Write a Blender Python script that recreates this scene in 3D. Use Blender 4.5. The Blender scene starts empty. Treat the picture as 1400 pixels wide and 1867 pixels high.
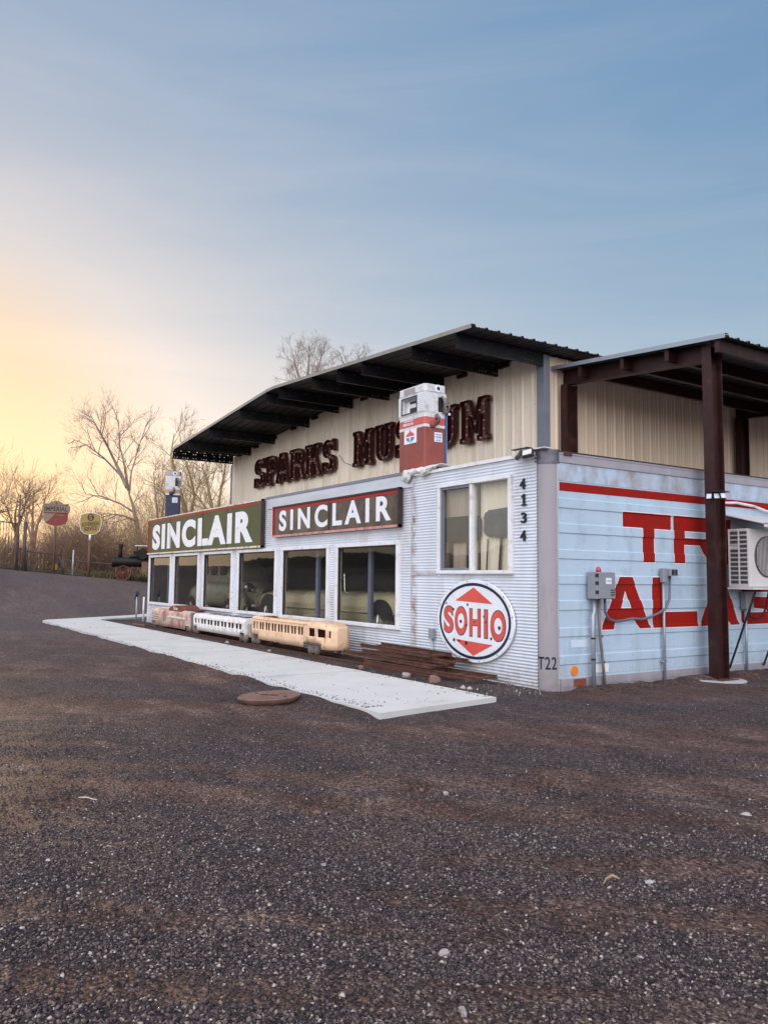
import bpy, bmesh, math, random
import numpy as np
from mathutils import Vector, Matrix
random.seed(7); rng = np.random.default_rng(11)
R_ = math.radians
sc = bpy.context.scene
# ------------------------------------------------------------------ camera
FPX, CXP, CYP = 1457.0, 700.0, 933.5
RM = np.array([[0.547871, 0.06383315, 0.83412391],
               [0.83650318, -0.05370885, -0.54532357],
               [0.00999012, 0.99651427, -0.08282216]])
CAM = np.array([8.15709382, -8.09016094, 1.55])
cd = bpy.data.cameras.new("camera"); cam = bpy.data.objects.new("camera", cd)
sc.collection.objects.link(cam)
m4 = Matrix([list(RM[i]) + [CAM[i]] for i in range(3)] + [[0, 0, 0, 1]])
cam.matrix_world = m4
cd.sensor_fit = 'VERTICAL'; cd.sensor_height = 36.0; cd.lens = FPX / 1867 * 36
cd.clip_start = 0.05; cd.clip_end = 3000
sc.camera = cam
# ------------------------------------------------------------------ light
SUN_EL, SUN_AZ = R_(4.0), R_(181.0 - 3.5)         # azimuth measured from +X, counter-clockwise
w = bpy.data.worlds.new("World"); sc.world = w; w.use_nodes = True
nt = w.node_tree; N = nt.nodes; L = nt.links; N.clear()
wo = N.new('ShaderNodeOutputWorld'); bg = N.new('ShaderNodeBackground'); L.new(bg.outputs[0], wo.inputs[0])
sky = N.new('ShaderNodeTexSky'); sky.sky_type = 'NISHITA'; sky.sun_disc = False
sky.sun_elevation = SUN_EL; sky.sun_rotation = math.pi / 2 - SUN_AZ
sky.air_density = 1.0; sky.dust_density = 2.2; sky.ozone_density = 1.6; sky.altitude = 200
tc = N.new('ShaderNodeTexCoord'); mp = N.new('ShaderNodeMapping'); mp.inputs['Scale'].default_value = (1.3, 1.0, 8.5)
mp.inputs['Rotation'].default_value = (0.25, 0.12, 0.4)
L.new(tc.outputs['Generated'], mp.inputs[0])
nz = N.new('ShaderNodeTexNoise'); nz.inputs['Scale'].default_value = 1.7; nz.inputs['Detail'].default_value = 7; nz.inputs['Roughness'].default_value = .55
nz.inputs['Distortion'].default_value = .6
L.new(mp.outputs[0], nz.inputs[0])
cr = N.new('ShaderNodeValToRGB'); cr.color_ramp.elements[0].position = .40; cr.color_ramp.elements[1].position = .72
cr.color_ramp.elements[0].color = (0, 0, 0, 1); cr.color_ramp.elements[1].color = (.36, .36, .36, 1)
L.new(nz.outputs[0], cr.inputs[0])
# compress the bright glow like the phone picture does: c / (1 + k c)
def vmath(op, a, b=None, val=None):
    n = N.new('ShaderNodeVectorMath'); n.operation = op; L.new(a, n.inputs[0])
    if b is not None: L.new(b, n.inputs[1])
    if val is not None: n.inputs[1].default_value = val
    return n.outputs[0]
SK = 0.125
sc_ = vmath('MULTIPLY', sky.outputs[0], val=(SK, SK, SK))
den = vmath('ADD', vmath('MULTIPLY', sc_, val=(.55, .55, .55)), val=(1, 1, 1))
cmp_ = vmath('DIVIDE', sc_, den)
def mnode(op, a, b):
    n = N.new('ShaderNodeMath'); n.operation = op; L.new(a, n.inputs[0]); n.inputs[1].default_value = b; return n.outputs[0]
sep = N.new('ShaderNodeSeparateXYZ'); L.new(cmp_, sep.inputs[0]); com = N.new('ShaderNodeCombineXYZ')
EXPO = 0.35
for i, (A_, g_) in enumerate([(1.03, .70), (.98, .54), (.93, .34)]):
    L.new(mnode('MULTIPLY', mnode('POWER', mnode('MULTIPLY', sep.outputs[i], 1.275), g_), A_ / 2 ** EXPO), com.inputs[i])
cmp_ = com.outputs[0]
# amber glow round the hidden sun
dg = N.new('ShaderNodeVectorMath'); dg.operation = 'DOT_PRODUCT'; L.new(tc.outputs['Generated'], dg.inputs[0])
dg.inputs[1].default_value = Vector((math.cos(SUN_AZ) * math.cos(SUN_EL), math.sin(SUN_AZ) * math.cos(SUN_EL), math.sin(SUN_EL)))
mg = N.new('ShaderNodeMapRange'); mg.interpolation_type = 'SMOOTHSTEP'; L.new(dg.outputs['Value'], mg.inputs[0]); mg.inputs[1].default_value = .945; mg.inputs[2].default_value = .998
gm = N.new('ShaderNodeMix'); gm.data_type = 'RGBA'; L.new(mg.outputs[0], gm.inputs[0]); gm.inputs[6].default_value = (1, 1, 1, 1); gm.inputs[7].default_value = (.90, .745, .545, 1)
cmp_ = vmath('MULTIPLY', cmp_, gm.outputs[2])
mx = N.new('ShaderNodeMix'); mx.data_type = 'RGBA'; mx.blend_type = 'MIX'
L.new(cr.outputs[0], mx.inputs[0]); L.new(cmp_, mx.inputs[6])
cl = vmath('ADD', vmath('MULTIPLY', cmp_, val=(1.02, .92, .86)), val=(.14, .125, .12)); L.new(cl, mx.inputs[7])
# fill light added to the sky behind the camera to brighten the walls
dt = N.new('ShaderNodeVectorMath'); dt.operation = 'DOT_PRODUCT'; L.new(tc.outputs['Generated'], dt.inputs[0]); dt.inputs[1].default_value = Vector((.60, -.64, .48)).normalized()
mr_ = N.new('ShaderNodeMapRange'); mr_.interpolation_type = 'SMOOTHSTEP'; L.new(dt.outputs['Value'], mr_.inputs[0]); mr_.inputs[1].default_value = .05; mr_.inputs[2].default_value = .9
cc = N.new('ShaderNodeCombineXYZ')
for i in range(3): L.new(mr_.outputs[0], cc.inputs[i])
sky_fill = vmath('MULTIPLY', cc.outputs[0], val=(1.95, 1.88, 1.99))
# pale band of haze low over the land
sz = N.new('ShaderNodeSeparateXYZ'); L.new(tc.outputs['Generated'], sz.inputs[0])
hz = N.new('ShaderNodeMapRange'); hz.interpolation_type = 'SMOOTHERSTEP'; L.new(sz.outputs[2], hz.inputs[0]); hz.inputs[1].default_value = .52; hz.inputs[2].default_value = .02; hz.inputs[3].default_value = 0; hz.inputs[4].default_value = 1
hc = N.new('ShaderNodeCombineXYZ')
for i in range(3): L.new(hz.outputs[0], hc.inputs[i])
fin = vmath('ADD', vmath('ADD', mx.outputs[2], sky_fill), vmath('MULTIPLY', hc.outputs[0], val=(.10, .085, .06)))
L.new(fin, bg.inputs[0]); bg.inputs[1].default_value = 1.0
sd = bpy.data.lights.new("sun", 'SUN'); sun = bpy.data.objects.new("sun", sd); sc.collection.objects.link(sun)
sd.energy = 2.0; sd.angle = R_(1.5); sd.color = (1.0, .72, .46)
sdir = Vector((math.cos(SUN_AZ) * math.cos(SUN_EL), math.sin(SUN_AZ) * math.cos(SUN_EL), math.sin(SUN_EL)))
sun.rotation_euler = (-sdir).to_track_quat('-Z', 'Y').to_euler()
sc.view_settings.view_transform = 'Standard'; sc.view_settings.look = 'None'
sc.view_settings.exposure = EXPO; sc.view_settings.gamma = 1.0
sc.cycles.max_bounces = 8; sc.cycles.transparent_max_bounces = 16
sc.cycles.use_denoising = True

# ------------------------------------------------------------------ helpers
COL = sc.collection
def link(o): COL.objects.link(o); return o
def tag(o, label=None, cat=None, group=None, kind=None):
    if label: o['label'] = label
    if cat: o['category'] = cat
    if group: o['group'] = group
    if kind: o['kind'] = kind
    return o
def thing(name, label, cat, loc=(0, 0, 0), rz=0, group=None):
    o = bpy.data.objects.new(name, None); link(o); o.location = loc; o.rotation_euler = (0, 0, rz)
    o.empty_display_size = .2
    return tag(o, label, cat, group)
def bgp(px, py, d):
    """point seen at pixel (px,py) of the photograph, d metres away over the ground"""
    r = RM @ np.array([px - CXP, -(py - CYP), -FPX]); k = d / math.hypot(r[0], r[1])
    return Vector((CAM[0] + r[0] * k, CAM[1] + r[1] * k, CAM[2] + r[2] * k))
class MB:
    def __init__(s): s.v = []; s.f = []; s.m = []; s.cm = 0
    def add(s, vs, fs):
        b = len(s.v); s.v += [tuple(p) for p in vs]; s.f += [tuple(i + b for i in f) for f in fs]; s.m += [s.cm] * len(fs); return s
    def box(s, x0, x1, y0, y1, z0, z1):
        v = [(x, y, z) for z in (z0, z1) for y in (y0, y1) for x in (x0, x1)]
        return s.add(v, [(0, 2, 3, 1), (4, 5, 7, 6), (0, 1, 5, 4), (2, 6, 7, 3), (0, 4, 6, 2), (1, 3, 7, 5)])
    def cbox(s, c, e, rz=0, bev=0):
        """box with centre c and size e"""
        hx, hy, hz = e[0] / 2, e[1] / 2, e[2] / 2
        if bev:
            pts = [(-hx + bev, -hy), (hx - bev, -hy), (hx, -hy + bev), (hx, hy - bev), (hx - bev, hy), (-hx + bev, hy), (-hx, hy - bev), (-hx, -hy + bev)]
        else: pts = [(-hx, -hy), (hx, -hy), (hx, hy), (-hx, hy)]
        n = len(pts); co, si = math.cos(rz), math.sin(rz)
        vs = [(c[0] + x * co - y * si, c[1] + x * si + y * co, c[2] + z) for z in (-hz, hz) for x, y in pts]
        fs = [tuple(range(n))[::-1], tuple(range(n, 2 * n))] + [(i, (i + 1) % n, n + (i + 1) % n, n + i) for i in range(n)]
        return s.add(vs, fs)
    def tube(s, p0, p1, r0, r1=None, n=8, caps=True):
        return s.path([p0, p1], [r0, r0 if r1 is None else r1], n, caps)
    def path(s, pts, rad, n=8, caps=True):
        pts = [Vector(p) for p in pts]
        if not hasattr(rad, '__len__'): rad = [rad] * len(pts)
        b = len(s.v); ref = None
        for i, p in enumerate(pts):
            t = (pts[min(i + 1, len(pts) - 1)] - pts[max(i - 1, 0)])
            if t.length < 1e-9: t = Vector((0, 0, 1))
            t.normalize()
            if ref is None: ref = Vector((0, 0, 1)) if abs(t.z) < .9 else Vector((1, 0, 0))
            a = t.cross(ref).normalized(); c = t.cross(a); ref = -c if False else ref
            if abs(t.dot(ref)) > .98:
                ref = Vector((1, 0, 0)) if abs(t.x) < .7 else Vector((0, 1, 0)); a = t.cross(ref).normalized(); c = t.cross(a)
            for k in range(n):
                an = 2 * math.pi * k / n; q = p + (a * math.cos(an) + c * math.sin(an)) * rad[i]
                s.v.append((q.x, q.y, q.z))
        for i in range(len(pts) - 1):
            for k in range(n):
                k2 = (k + 1) % n; s.f.append((b + i * n + k, b + i * n + k2, b + (i + 1) * n + k2, b + (i + 1) * n + k)); s.m.append(s.cm)
        if caps:
            s.f.append(tuple(b + k for k in range(n))[::-1]); s.f.append(tuple(b + (len(pts) - 1) * n + k for k in range(n))); s.m += [s.cm, s.cm]
        return s
    def prism(s, pts, fn, d0, d1):
        """outline pts (u,v), fn(u,v,d)->xyz, between depths d0 and d1"""
        n = len(pts); vs = [fn(u, v, d) for d in (d0, d1) for u, v in pts]
        return s.add(vs, [tuple(range(n))[::-1], tuple(range(n, 2 * n))] + [(i, (i + 1) % n, n + (i + 1) % n, n + i) for i in range(n)])
    def lathe(s, prof, c=(0, 0, 0), ax='z', n=24):
        vs = []; fs = []
        for (r, h) in prof:
            for k in range(n):
                a = 2 * math.pi * k / n; q = (r * math.cos(a), r * math.sin(a), h)
                if ax == 'y': q = (q[0], q[2], q[1])
                if ax == 'x': q = (q[2], q[0], q[1])
                vs.append((c[0] + q[0], c[1] + q[1], c[2] + q[2]))
        for i in range(len(prof) - 1):
            for k in range(n):
                k2 = (k + 1) % n; fs.append((i * n + k, i * n + k2, (i + 1) * n + k2, (i + 1) * n + k))
        fs.append(tuple(range(n))[::-1]); fs.append(tuple((len(prof) - 1) * n + k for k in range(n)))
        return s.add(vs, fs)
    def build(s, name, mat, parent=None, smooth=False, bevel=0, auto=None):
        me = bpy.data.meshes.new(name); me.from_pydata(s.v, [], s.f)
        for mm in (mat if isinstance(mat, (list, tuple)) else [mat]): me.materials.append(mm)
        if isinstance(mat, (list, tuple)): me.polygons.foreach_set('material_index', s.m)
        me.update()
        bm = bmesh.new(); bm.from_mesh(me); bmesh.ops.recalc_face_normals(bm, faces=bm.faces); bm.to_mesh(me); bm.free()
        if smooth: me.polygons.foreach_set('use_smooth', [True] * len(me.polygons))
        o = link(bpy.data.objects.new(name, me)); o.parent = parent
        if auto:
            me.set_sharp_from_angle(angle=R_(auto))
        if bevel:
            b = o.modifiers.new('b', 'BEVEL'); b.width = bevel; b.segments = 2; b.limit_method = 'ANGLE'; b.angle_limit = R_(40)
        return o
def rawmesh(name, v, f, mat, parent=None, smooth=False):
    me = bpy.data.meshes.new(name); me.from_pydata(v, [], f); me.materials.append(mat); me.update()
    if smooth: me.polygons.foreach_set('use_smooth', [True] * len(me.polygons))
    o = link(bpy.data.objects.new(name, me)); o.parent = parent; return o
def curve_to_data(cu):
    o = bpy.data.objects.new('tmp', cu); COL.objects.link(o)
    dg = bpy.context.evaluated_depsgraph_get(); dg.update()
    me = bpy.data.meshes.new_from_object(o.evaluated_get(dg))
    v = np.array([p.co[:] for p in me.vertices]) if len(me.vertices) else np.zeros((0, 3)); f = [tuple(p.vertices) for p in me.polygons]
    bpy.data.objects.remove(o); bpy.data.curves.remove(cu); bpy.data.meshes.remove(me)
    return v, f
def text_data(txt, w, h, depth=.004, bold=0.0, spacing=1.0, res=6):
    cu = bpy.data.curves.new('t', 'FONT'); cu.body = txt; cu.size = 1; cu.offset = bold; cu.extrude = .5; cu.space_character = spacing
    cu.resolution_u = res; cu.fill_mode = 'BOTH'
    v, f = curve_to_data(cu)
    lo, hi = v.min(0), v.max(0); v = (v - lo) / (hi - lo); v[:, 0] *= w; v[:, 1] *= h; v[:, 2] = v[:, 2] * depth
    return v, f
def outline_data(loops, depth):
    cu = bpy.data.curves.new('o', 'CURVE'); cu.dimensions = '2D'; cu.fill_mode = 'BOTH'; cu.extrude = .5
    for lp in loops:
        sp = cu.splines.new('POLY'); sp.points.add(len(lp) - 1)
        for i, (a, b) in enumerate(lp): sp.points[i].co = (a, b, 0, 1)
        sp.use_cyclic_u = True
    v, f = curve_to_data(cu); v[:, 2] = (v[:, 2] + .5) * depth
    return v, f
def front(x, z, y):   # maps local (u,v,w) on to a wall facing -Y
    return lambda p: (x + p[0], y - p[2], z + p[1])
def side(y, z, x):    # wall facing +X: text runs +Y
    return lambda p: (x + p[2], y + p[0], z + p[1])
def put(name, data, fn, mat, parent): return rawmesh(name, [fn(p) for p in data[0]], data[1], mat, parent)

# ------------------------------------------------------------------ materials
def newmat(name):
    m = bpy.data.materials.new(name); m.use_nodes = True; return m, m.node_tree.nodes, m.node_tree.links, m.node_tree.nodes['Principled BSDF']
def ramp(n, stops):
    e = n.color_ramp.elements
    e[0].position, e[0].color = stops[0][0], tuple(stops[0][1]) + (1,)
    e[1].position, e[1].color = stops[-1][0], tuple(stops[-1][1]) + (1,)
    for p, c in stops[1:-1]: x = e.new(p); x.color = tuple(c) + (1,)
def mat(name, col, rough=.6, metal=0, var=.18, scale=6, stain=None, stain_amt=.35, stain_scale=3, stretch=(1, 1, 1), bump=0, bscale=80, spec=.28, coat=0):
    m, n, l, b = newmat(name)
    tc = n.new('ShaderNodeTexCoord'); mp = n.new('ShaderNodeMapping'); mp.inputs['Scale'].default_value = stretch; l.new(tc.outputs['Object'], mp.inputs[0])
    a = n.new('ShaderNodeTexNoise'); a.inputs['Scale'].default_value = scale; a.inputs['Detail'].default_value = 6; a.inputs['Roughness'].default_value = .65; l.new(mp.outputs[0], a.inputs[0])
    r = n.new('ShaderNodeValToRGB'); lo = [c * (1 - var) for c in col]; hi = [min(1, c * (1 + var)) for c in col]
    ramp(r, [(.3, lo), (.7, hi)]); l.new(a.outputs[0], r.inputs[0]); out = r.outputs[0]
    rr = n.new('ShaderNodeMapRange'); rr.inputs[3].default_value = max(.04, rough - .12); rr.inputs[4].default_value = min(1, rough + .12); l.new(a.outputs[0], rr.inputs[0]); l.new(rr.outputs[0], b.inputs['Roughness'])
    if stain:
        c = n.new('ShaderNodeTexNoise'); c.inputs['Scale'].default_value = stain_scale; c.inputs['Detail'].default_value = 8; c.inputs['Roughness'].default_value = .7; l.new(mp.outputs[0], c.inputs[0])
        cr = n.new('ShaderNodeValToRGB'); ramp(cr, [(.62 - stain_amt * .35, (0, 0, 0)), (.74 - stain_amt * .2, (1, 1, 1))]); l.new(c.outputs[0], cr.inputs[0])
        mx = n.new('ShaderNodeMix'); mx.data_type = 'RGBA'; l.new(cr.outputs[0], mx.inputs[0]); l.new(out, mx.inputs[6]); mx.inputs[7].default_value = tuple(stain) + (1,); out = mx.outputs[2]
    l.new(out, b.inputs['Base Color']); b.inputs['Metallic'].default_value = metal; b.inputs['Specular IOR Level'].default_value = spec
    if coat: b.inputs['Coat Weight'].default_value = coat; b.inputs['Coat Roughness'].default_value = .15
    if bump:
        c = n.new('ShaderNodeTexNoise'); c.inputs['Scale'].default_value = bscale; c.inputs['Detail'].default_value = 4; l.new(tc.outputs['Object'], c.inputs[0])
        bu = n.new('ShaderNodeBump'); bu.inputs['Strength'].default_value = bump; bu.inputs['Distance'].default_value = .01; l.new(c.outputs[0], bu.inputs['Height']); l.new(bu.outputs[0], b.inputs['Normal'])
    return m
M = {}
M['siding'] = mat('corrugated_siding_paint', (.66, .69, .735), .42, .25, .10, 1.2, stain=(.55, .52, .50), stain_amt=.3, stain_scale=1.5, stretch=(1, 1, .35), bump=.35, bscale=4)
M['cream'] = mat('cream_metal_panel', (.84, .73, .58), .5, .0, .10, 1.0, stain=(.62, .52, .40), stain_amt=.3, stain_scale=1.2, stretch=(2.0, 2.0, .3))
M['cream_shade'] = mat('shaded_cream_panel', (.78, .62, .46), .5, .0, .08, 1.0, stretch=(2, 2, .3))  # cream wall paint again, with the carport's shade put into the colour
M['dark'] = mat('dark_painted_steel', (.011, .011, .014), .5, .0, .3, 3, stain=(.028, .017, .015), stain_amt=.3)
M['roofmetal'] = mat('galvanised_roofing', (.050, .045, .050), .5, .3, .25, 2, stain=(.10, .07, .055), stain_amt=.3)
M['trim_grey'] = mat('slate_trim', (.19, .20, .235), .45, .1, .12, 2)
M['white_trim'] = mat('white_frame_paint', (.70, .69, .69), .45, 0, .08, 4, stain=(.5, .42, .36), stain_amt=.25, stain_scale=5)
M['maroon'] = mat('red_oxide_steel', (.030, .009, .008), .45, 0, .3, 5, stain=(.065, .024, .016), stain_amt=.25)
M['post'] = mat('painted_corner_post', (.30, .275, .285), .5, .1, .1, 2, stretch=(1, 1, .25), stain=(.24, .21, .21), stain_amt=.3)
M['cap'] = mat('worn_alloy_cap', (.12, .11, .13), .4, .6, .35, 9)
M['trailer'] = mat('pale_blue_trailer_paint', (.44, .545, .64), .34, .05, .07, 1.0, stain=(.36, .44, .50), stain_amt=.3, stain_scale=2.6, stretch=(1, 1, .5), spec=.5, bump=.5, bscale=3)
M['rail'] = mat('dull_alloy_rail', (.36, .33, .36), .45, .2, .12, 3)
M['rivet'] = mat('rivet_metal', (.09, .10, .13), .5, .3, .1, 10)
M['red'] = mat('faded_red_paint', (.29, .010, .006), .65, 0, .14, 4, stain=(.22, .016, .010), stain_amt=.4, spec=.12)
M['black'] = mat('black_paint', (.018, .018, .022), .5, 0, .2, 5)
M['concrete'] = mat('concrete_slab', (.52, .50, .47), .85, 0, .06, 1.3, stain=(.42, .40, .385), stain_amt=.25, stain_scale=.9, stretch=(1, 1, 1), bump=.2, bscale=120)
M['rust'] = mat('rusty_iron', (.115, .050, .033), .8, .1, .4, 7, stain=(.06, .028, .02), stain_amt=.5, stain_scale=6, bump=.3)
M['rust2'] = mat('rusty_cast_cover', (.20, .115, .088), .8, .1, .25, 9, stain=(.12, .068, .055), stain_amt=.45, stain_scale=5, bump=.3)
M['oldwood'] = mat('weathered_sleeper', (.13, .085, .07), .9, 0, .35, 10, bump=.4)
M['letterrust'] = mat('rusted_letter_paint', (.045, .010, .010), .5, .1, .3, 5, stain=(.075, .022, .018), stain_amt=.35, stain_scale=4.5)
M['letterface'] = mat('peeling_letter_face', (.060, .014, .013), .5, .1, .35, 5, stain=(.30, .13, .10), stain_amt=.5, stain_scale=3.0)
M['bulb'] = mat('old_glass_bulb', (.50, .38, .31), .25, 0, .1, 10)
M['olive'] = mat('olive_enamel', (.085, .088, .038), .5, 0, .25, 1.2, stain=(.06, .055, .03), stain_amt=.35, stain_scale=1.6, stretch=(1, 1, .6), spec=.25)
M['brownenamel'] = mat('mottled_brown_enamel', (.030, .023, .017), .3, 0, .35, 2, stain=(.11, .075, .055), stain_amt=.65, stain_scale=1.7, stretch=(1, 1, .8), coat=.2)  # mottled wear; the pinkish patches also put reflections into the colour
M['enamel_white'] = mat('enamel_white', (.72, .73, .75), .35, 0, .06, 4, stain=(.52, .45, .4), stain_amt=.2, stain_scale=8, coat=.3)
M['pinkrim'] = mat('faded_pink_rim', (.55, .27, .24), .5, 0, .2, 5, stain=(.2, .1, .08), stain_amt=.4, stain_scale=6)
M['redrim'] = mat('sign_red_line', (.36, .014, .016), .4, 0, .15, 5)
M['creamrim'] = mat('sign_cream_rim', (.66, .58, .46), .5, 0, .1, 5, stain=(.25, .15, .09), stain_amt=.35, stain_scale=7)
M['darkrim'] = mat('sign_dark_rim', (.05, .035, .03), .45, .3, .3, 8)
M['coral'] = mat('coral_enamel', (.62, .085, .06), .4, 0, .08, 4, coat=.3)
M['navy'] = mat('navy_enamel', (.012, .02, .05), .4, 0, .2, 4, coat=.3)
M['pumpred'] = mat('chalky_red_pump_paint', (.25, .07, .055), .55, 0, .15, 4, stain=(.25, .06, .045), stain_amt=.4, stain_scale=3)
M['pumpband'] = mat('pale_red_band', (.50, .11, .095), .5, 0, .12, 5)
M['pumpwhite'] = mat('aged_white_pump_paint', (.60, .60, .60), .4, 0, .1, 5, stain=(.42, .34, .28), stain_amt=.3, stain_scale=7)
M['pumpgrey'] = mat('pump_grille_metal', (.34, .31, .31), .45, .3, .15, 12)
M['pumpblue'] = mat('blue_pump_side', (.10, .20, .40), .5, 0, .15, 4)
M['pumpnavy'] = mat('navy_pump_paint', (.034, .038, .075), .5, 0, .2, 4)
M['pumptan'] = mat('tan_pump_band', (.42, .27, .17), .5, 0, .12, 5)
M['tarp'] = mat('weathered_white_tarp', (.62, .60, .57), .55, 0, .1, 6, stain=(.45, .42, .4), stain_amt=.4, bump=.4, bscale=30)
M['locored'] = mat('faded_locomotive_red', (.31, .145, .12), .6, 0, .25, 4, stain=(.62, .48, .38), stain_amt=.6, stain_scale=2.6)
M['coachwhite'] = mat('chalky_white_coach', (.66, .62, .58), .5, 0, .08, 5, stain=(.40, .30, .24), stain_amt=.22, stain_scale=8)
M['coachcream'] = mat('faded_peach_coach', (.70, .47, .30), .5, 0, .10, 4, stain=(.40, .17, .07), stain_amt=.25, stain_scale=6)
M['wheelmetal'] = mat('grey_wheel_metal', (.22, .19, .18), .5, .5, .3, 12, stain=(.12, .06, .04), stain_amt=.5)
M['elecgrey'] = mat('grey_electrical_box', (.25, .26, .28), .45, .1, .06, 4)
M['conduit'] = mat('galvanised_conduit', (.33, .35, .38), .4, .4, .12, 8)
M['brownpipe'] = mat('brown_conduit', (.20, .15, .13), .5, .1, .2, 8)
M['flex'] = mat('grey_flexible_conduit', (.13, .13, .16), .45, .1, .1, 8)
M['acwhite'] = mat('off_white_casing', (.58, .54, .52), .45, 0, .05, 3)
M['acdark'] = mat('ac_dark_fins', (.10, .085, .085), .5, .4, .3, 30)
M['amber'] = mat('amber_lens', (.75, .20, .02), .25, 0, .1, 5, coat=.6)
M['redlens'] = mat('red_lens', (.42, .02, .035), .25, 0, .1, 5, coat=.6)
M['lampglass'] = mat('lamp_lens', (.55, .56, .58), .2, 0, .15, 20)
M['tyre'] = mat('tyre_rubber', (.03, .028, .027), .7, 0, .2, 9)
M['chrome'] = mat('chrome', (.6, .58, .52), .2, 1, .05, 5)
M['carolive'] = mat('grey_olive_car_paint', (.30, .29, .19), .3, .1, .06, 2, coat=.6)
M['carcream'] = mat('cream_car_paint', (.50, .44, .27), .25, .1, .06, 2, coat=.8)
M['carglass'] = mat('dark_car_glass', (.02, .02, .02), .1, 0, .1, 3)
M['floor'] = mat('showroom_floor', (.10, .09, .085), .5, 0, .1, 3)
M['darkwall'] = mat('dim_inner_wall', (.07, .065, .06), .8, 0, .2, 2)
M['bluepost'] = mat('blue_painted_post', (.15, .18, .26), .5, 0, .08, 3)
M['reflectcurtain'] = mat('reflection_curtain', (.84, .76, .62), .8, 0, .06, 3, stretch=(6, 6, .4))
M['reflectpanel'] = mat('brown_reflection_board', (.42, .33, .26), .7, 0, .2, 3, stretch=(5, 5, .6))
M['reflectshape'] = mat('dark_reflected_shape', (.10, .10, .105), .6, 0, .3, 6)
M['yellow'] = mat('old_yellow_enamel', (.30, .20, .055), .45, 0, .1, 4)
M['impcream'] = mat('imperial_cream', (.21, .165, .12), .5, 0, .1, 4)
M['impred'] = mat('imperial_red', (.19, .035, .025), .5, 0, .1, 4)
M['signbrown'] = mat('rusty_sign_post', (.12, .06, .045), .7, 0, .2, 6)
M['fencemetal'] = mat('fence_metal', (.09, .07, .065), .6, .3, .2, 6)
M['bark'] = mat('pale_grey_bark', (.27, .20, .16), .9, 0, .25, 4, bump=.3)
M['bark2'] = mat('brown_twig_bark', (.25, .155, .10), .9, 0, .3, 5)
M['bark3'] = mat('willow_twig_bark', (.27, .185, .09), .9, 0, .3, 5)
M['weeds'] = mat('dry_weeds', (.11, .085, .045), .9, 0, .4, 6)
M['iron'] = mat('sooty_black_iron', (.018, .014, .013), .5, .3, .3, 6)
M['engred'] = mat('faded_engine_red', (.16, .045, .03), .7, 0, .3, 8)
M['enginetan'] = mat('engine_wood_side', (.20, .11, .07), .8, 0, .3, 6)
M['pumpiron'] = mat('navy_hydrant_paint', (.03, .04, .08), .5, 0, .2, 8)
M['footing'] = mat('concrete_footing', (.36, .33, .32), .9, 0, .15, 10, bump=.3)
M['rock'] = mat('pale_rock', (.30, .26, .24), .85, 0, .3, 14, bump=.5)
M['rockwhite'] = mat('chalky_rock', (.36, .33, .31), .85, 0, .2, 14, bump=.5)
M['brickstone'] = mat('red_brown_rock', (.19, .11, .085), .9, 0, .3, 14, bump=.5)
M['wiregrey'] = mat('grey_wire', (.2, .2, .2), .5, 0, .1, 5)
# rust streak at the siding seams, a stain with its own place on the sheet
def add_rust(m, xc, half, amt):
    n, l = m.node_tree.nodes, m.node_tree.links; b = n['Principled BSDF']; src = b.inputs['Base Color'].links[0].from_socket
    tc = n.new('ShaderNodeTexCoord'); sx = n.new('ShaderNodeSeparateXYZ'); l.new(tc.outputs['Object'], sx.inputs[0])
    a = n.new('ShaderNodeMath'); a.operation = 'SUBTRACT'; l.new(sx.outputs[0], a.inputs[0]); a.inputs[1].default_value = xc
    ab = n.new('ShaderNodeMath'); ab.operation = 'ABSOLUTE'; l.new(a.outputs[0], ab.inputs[0])
    mr = n.new('ShaderNodeMapRange'); mr.inputs[1].default_value = half; mr.inputs[2].default_value = 0; l.new(ab.outputs[0], mr.inputs[0])
    no = n.new('ShaderNodeTexNoise'); no.inputs['Scale'].default_value = 4; no.inputs['Detail'].default_value = 5; l.new(tc.outputs['Object'], no.inputs[0])
    r = n.new('ShaderNodeValToRGB'); ramp(r, [(.40, (0, 0, 0)), (.68, (amt, amt, amt))]); l.new(no.outputs[0], r.inputs[0])
    mu = n.new('ShaderNodeMath'); mu.operation = 'MULTIPLY'; l.new(mr.outputs[0], mu.inputs[0]); l.new(r.outputs[0], mu.inputs[1])
    mx = n.new('ShaderNodeMix'); mx.data_type = 'RGBA'; l.new(mu.outputs[0], mx.inputs[0]); l.new(src, mx.inputs[6]); mx.inputs[7].default_value = (.34, .17, .10, 1); l.new(mx.outputs[2], b.inputs['Base Color'])
add_rust(M['siding'], -3.24, .14, 1.3)
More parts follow.
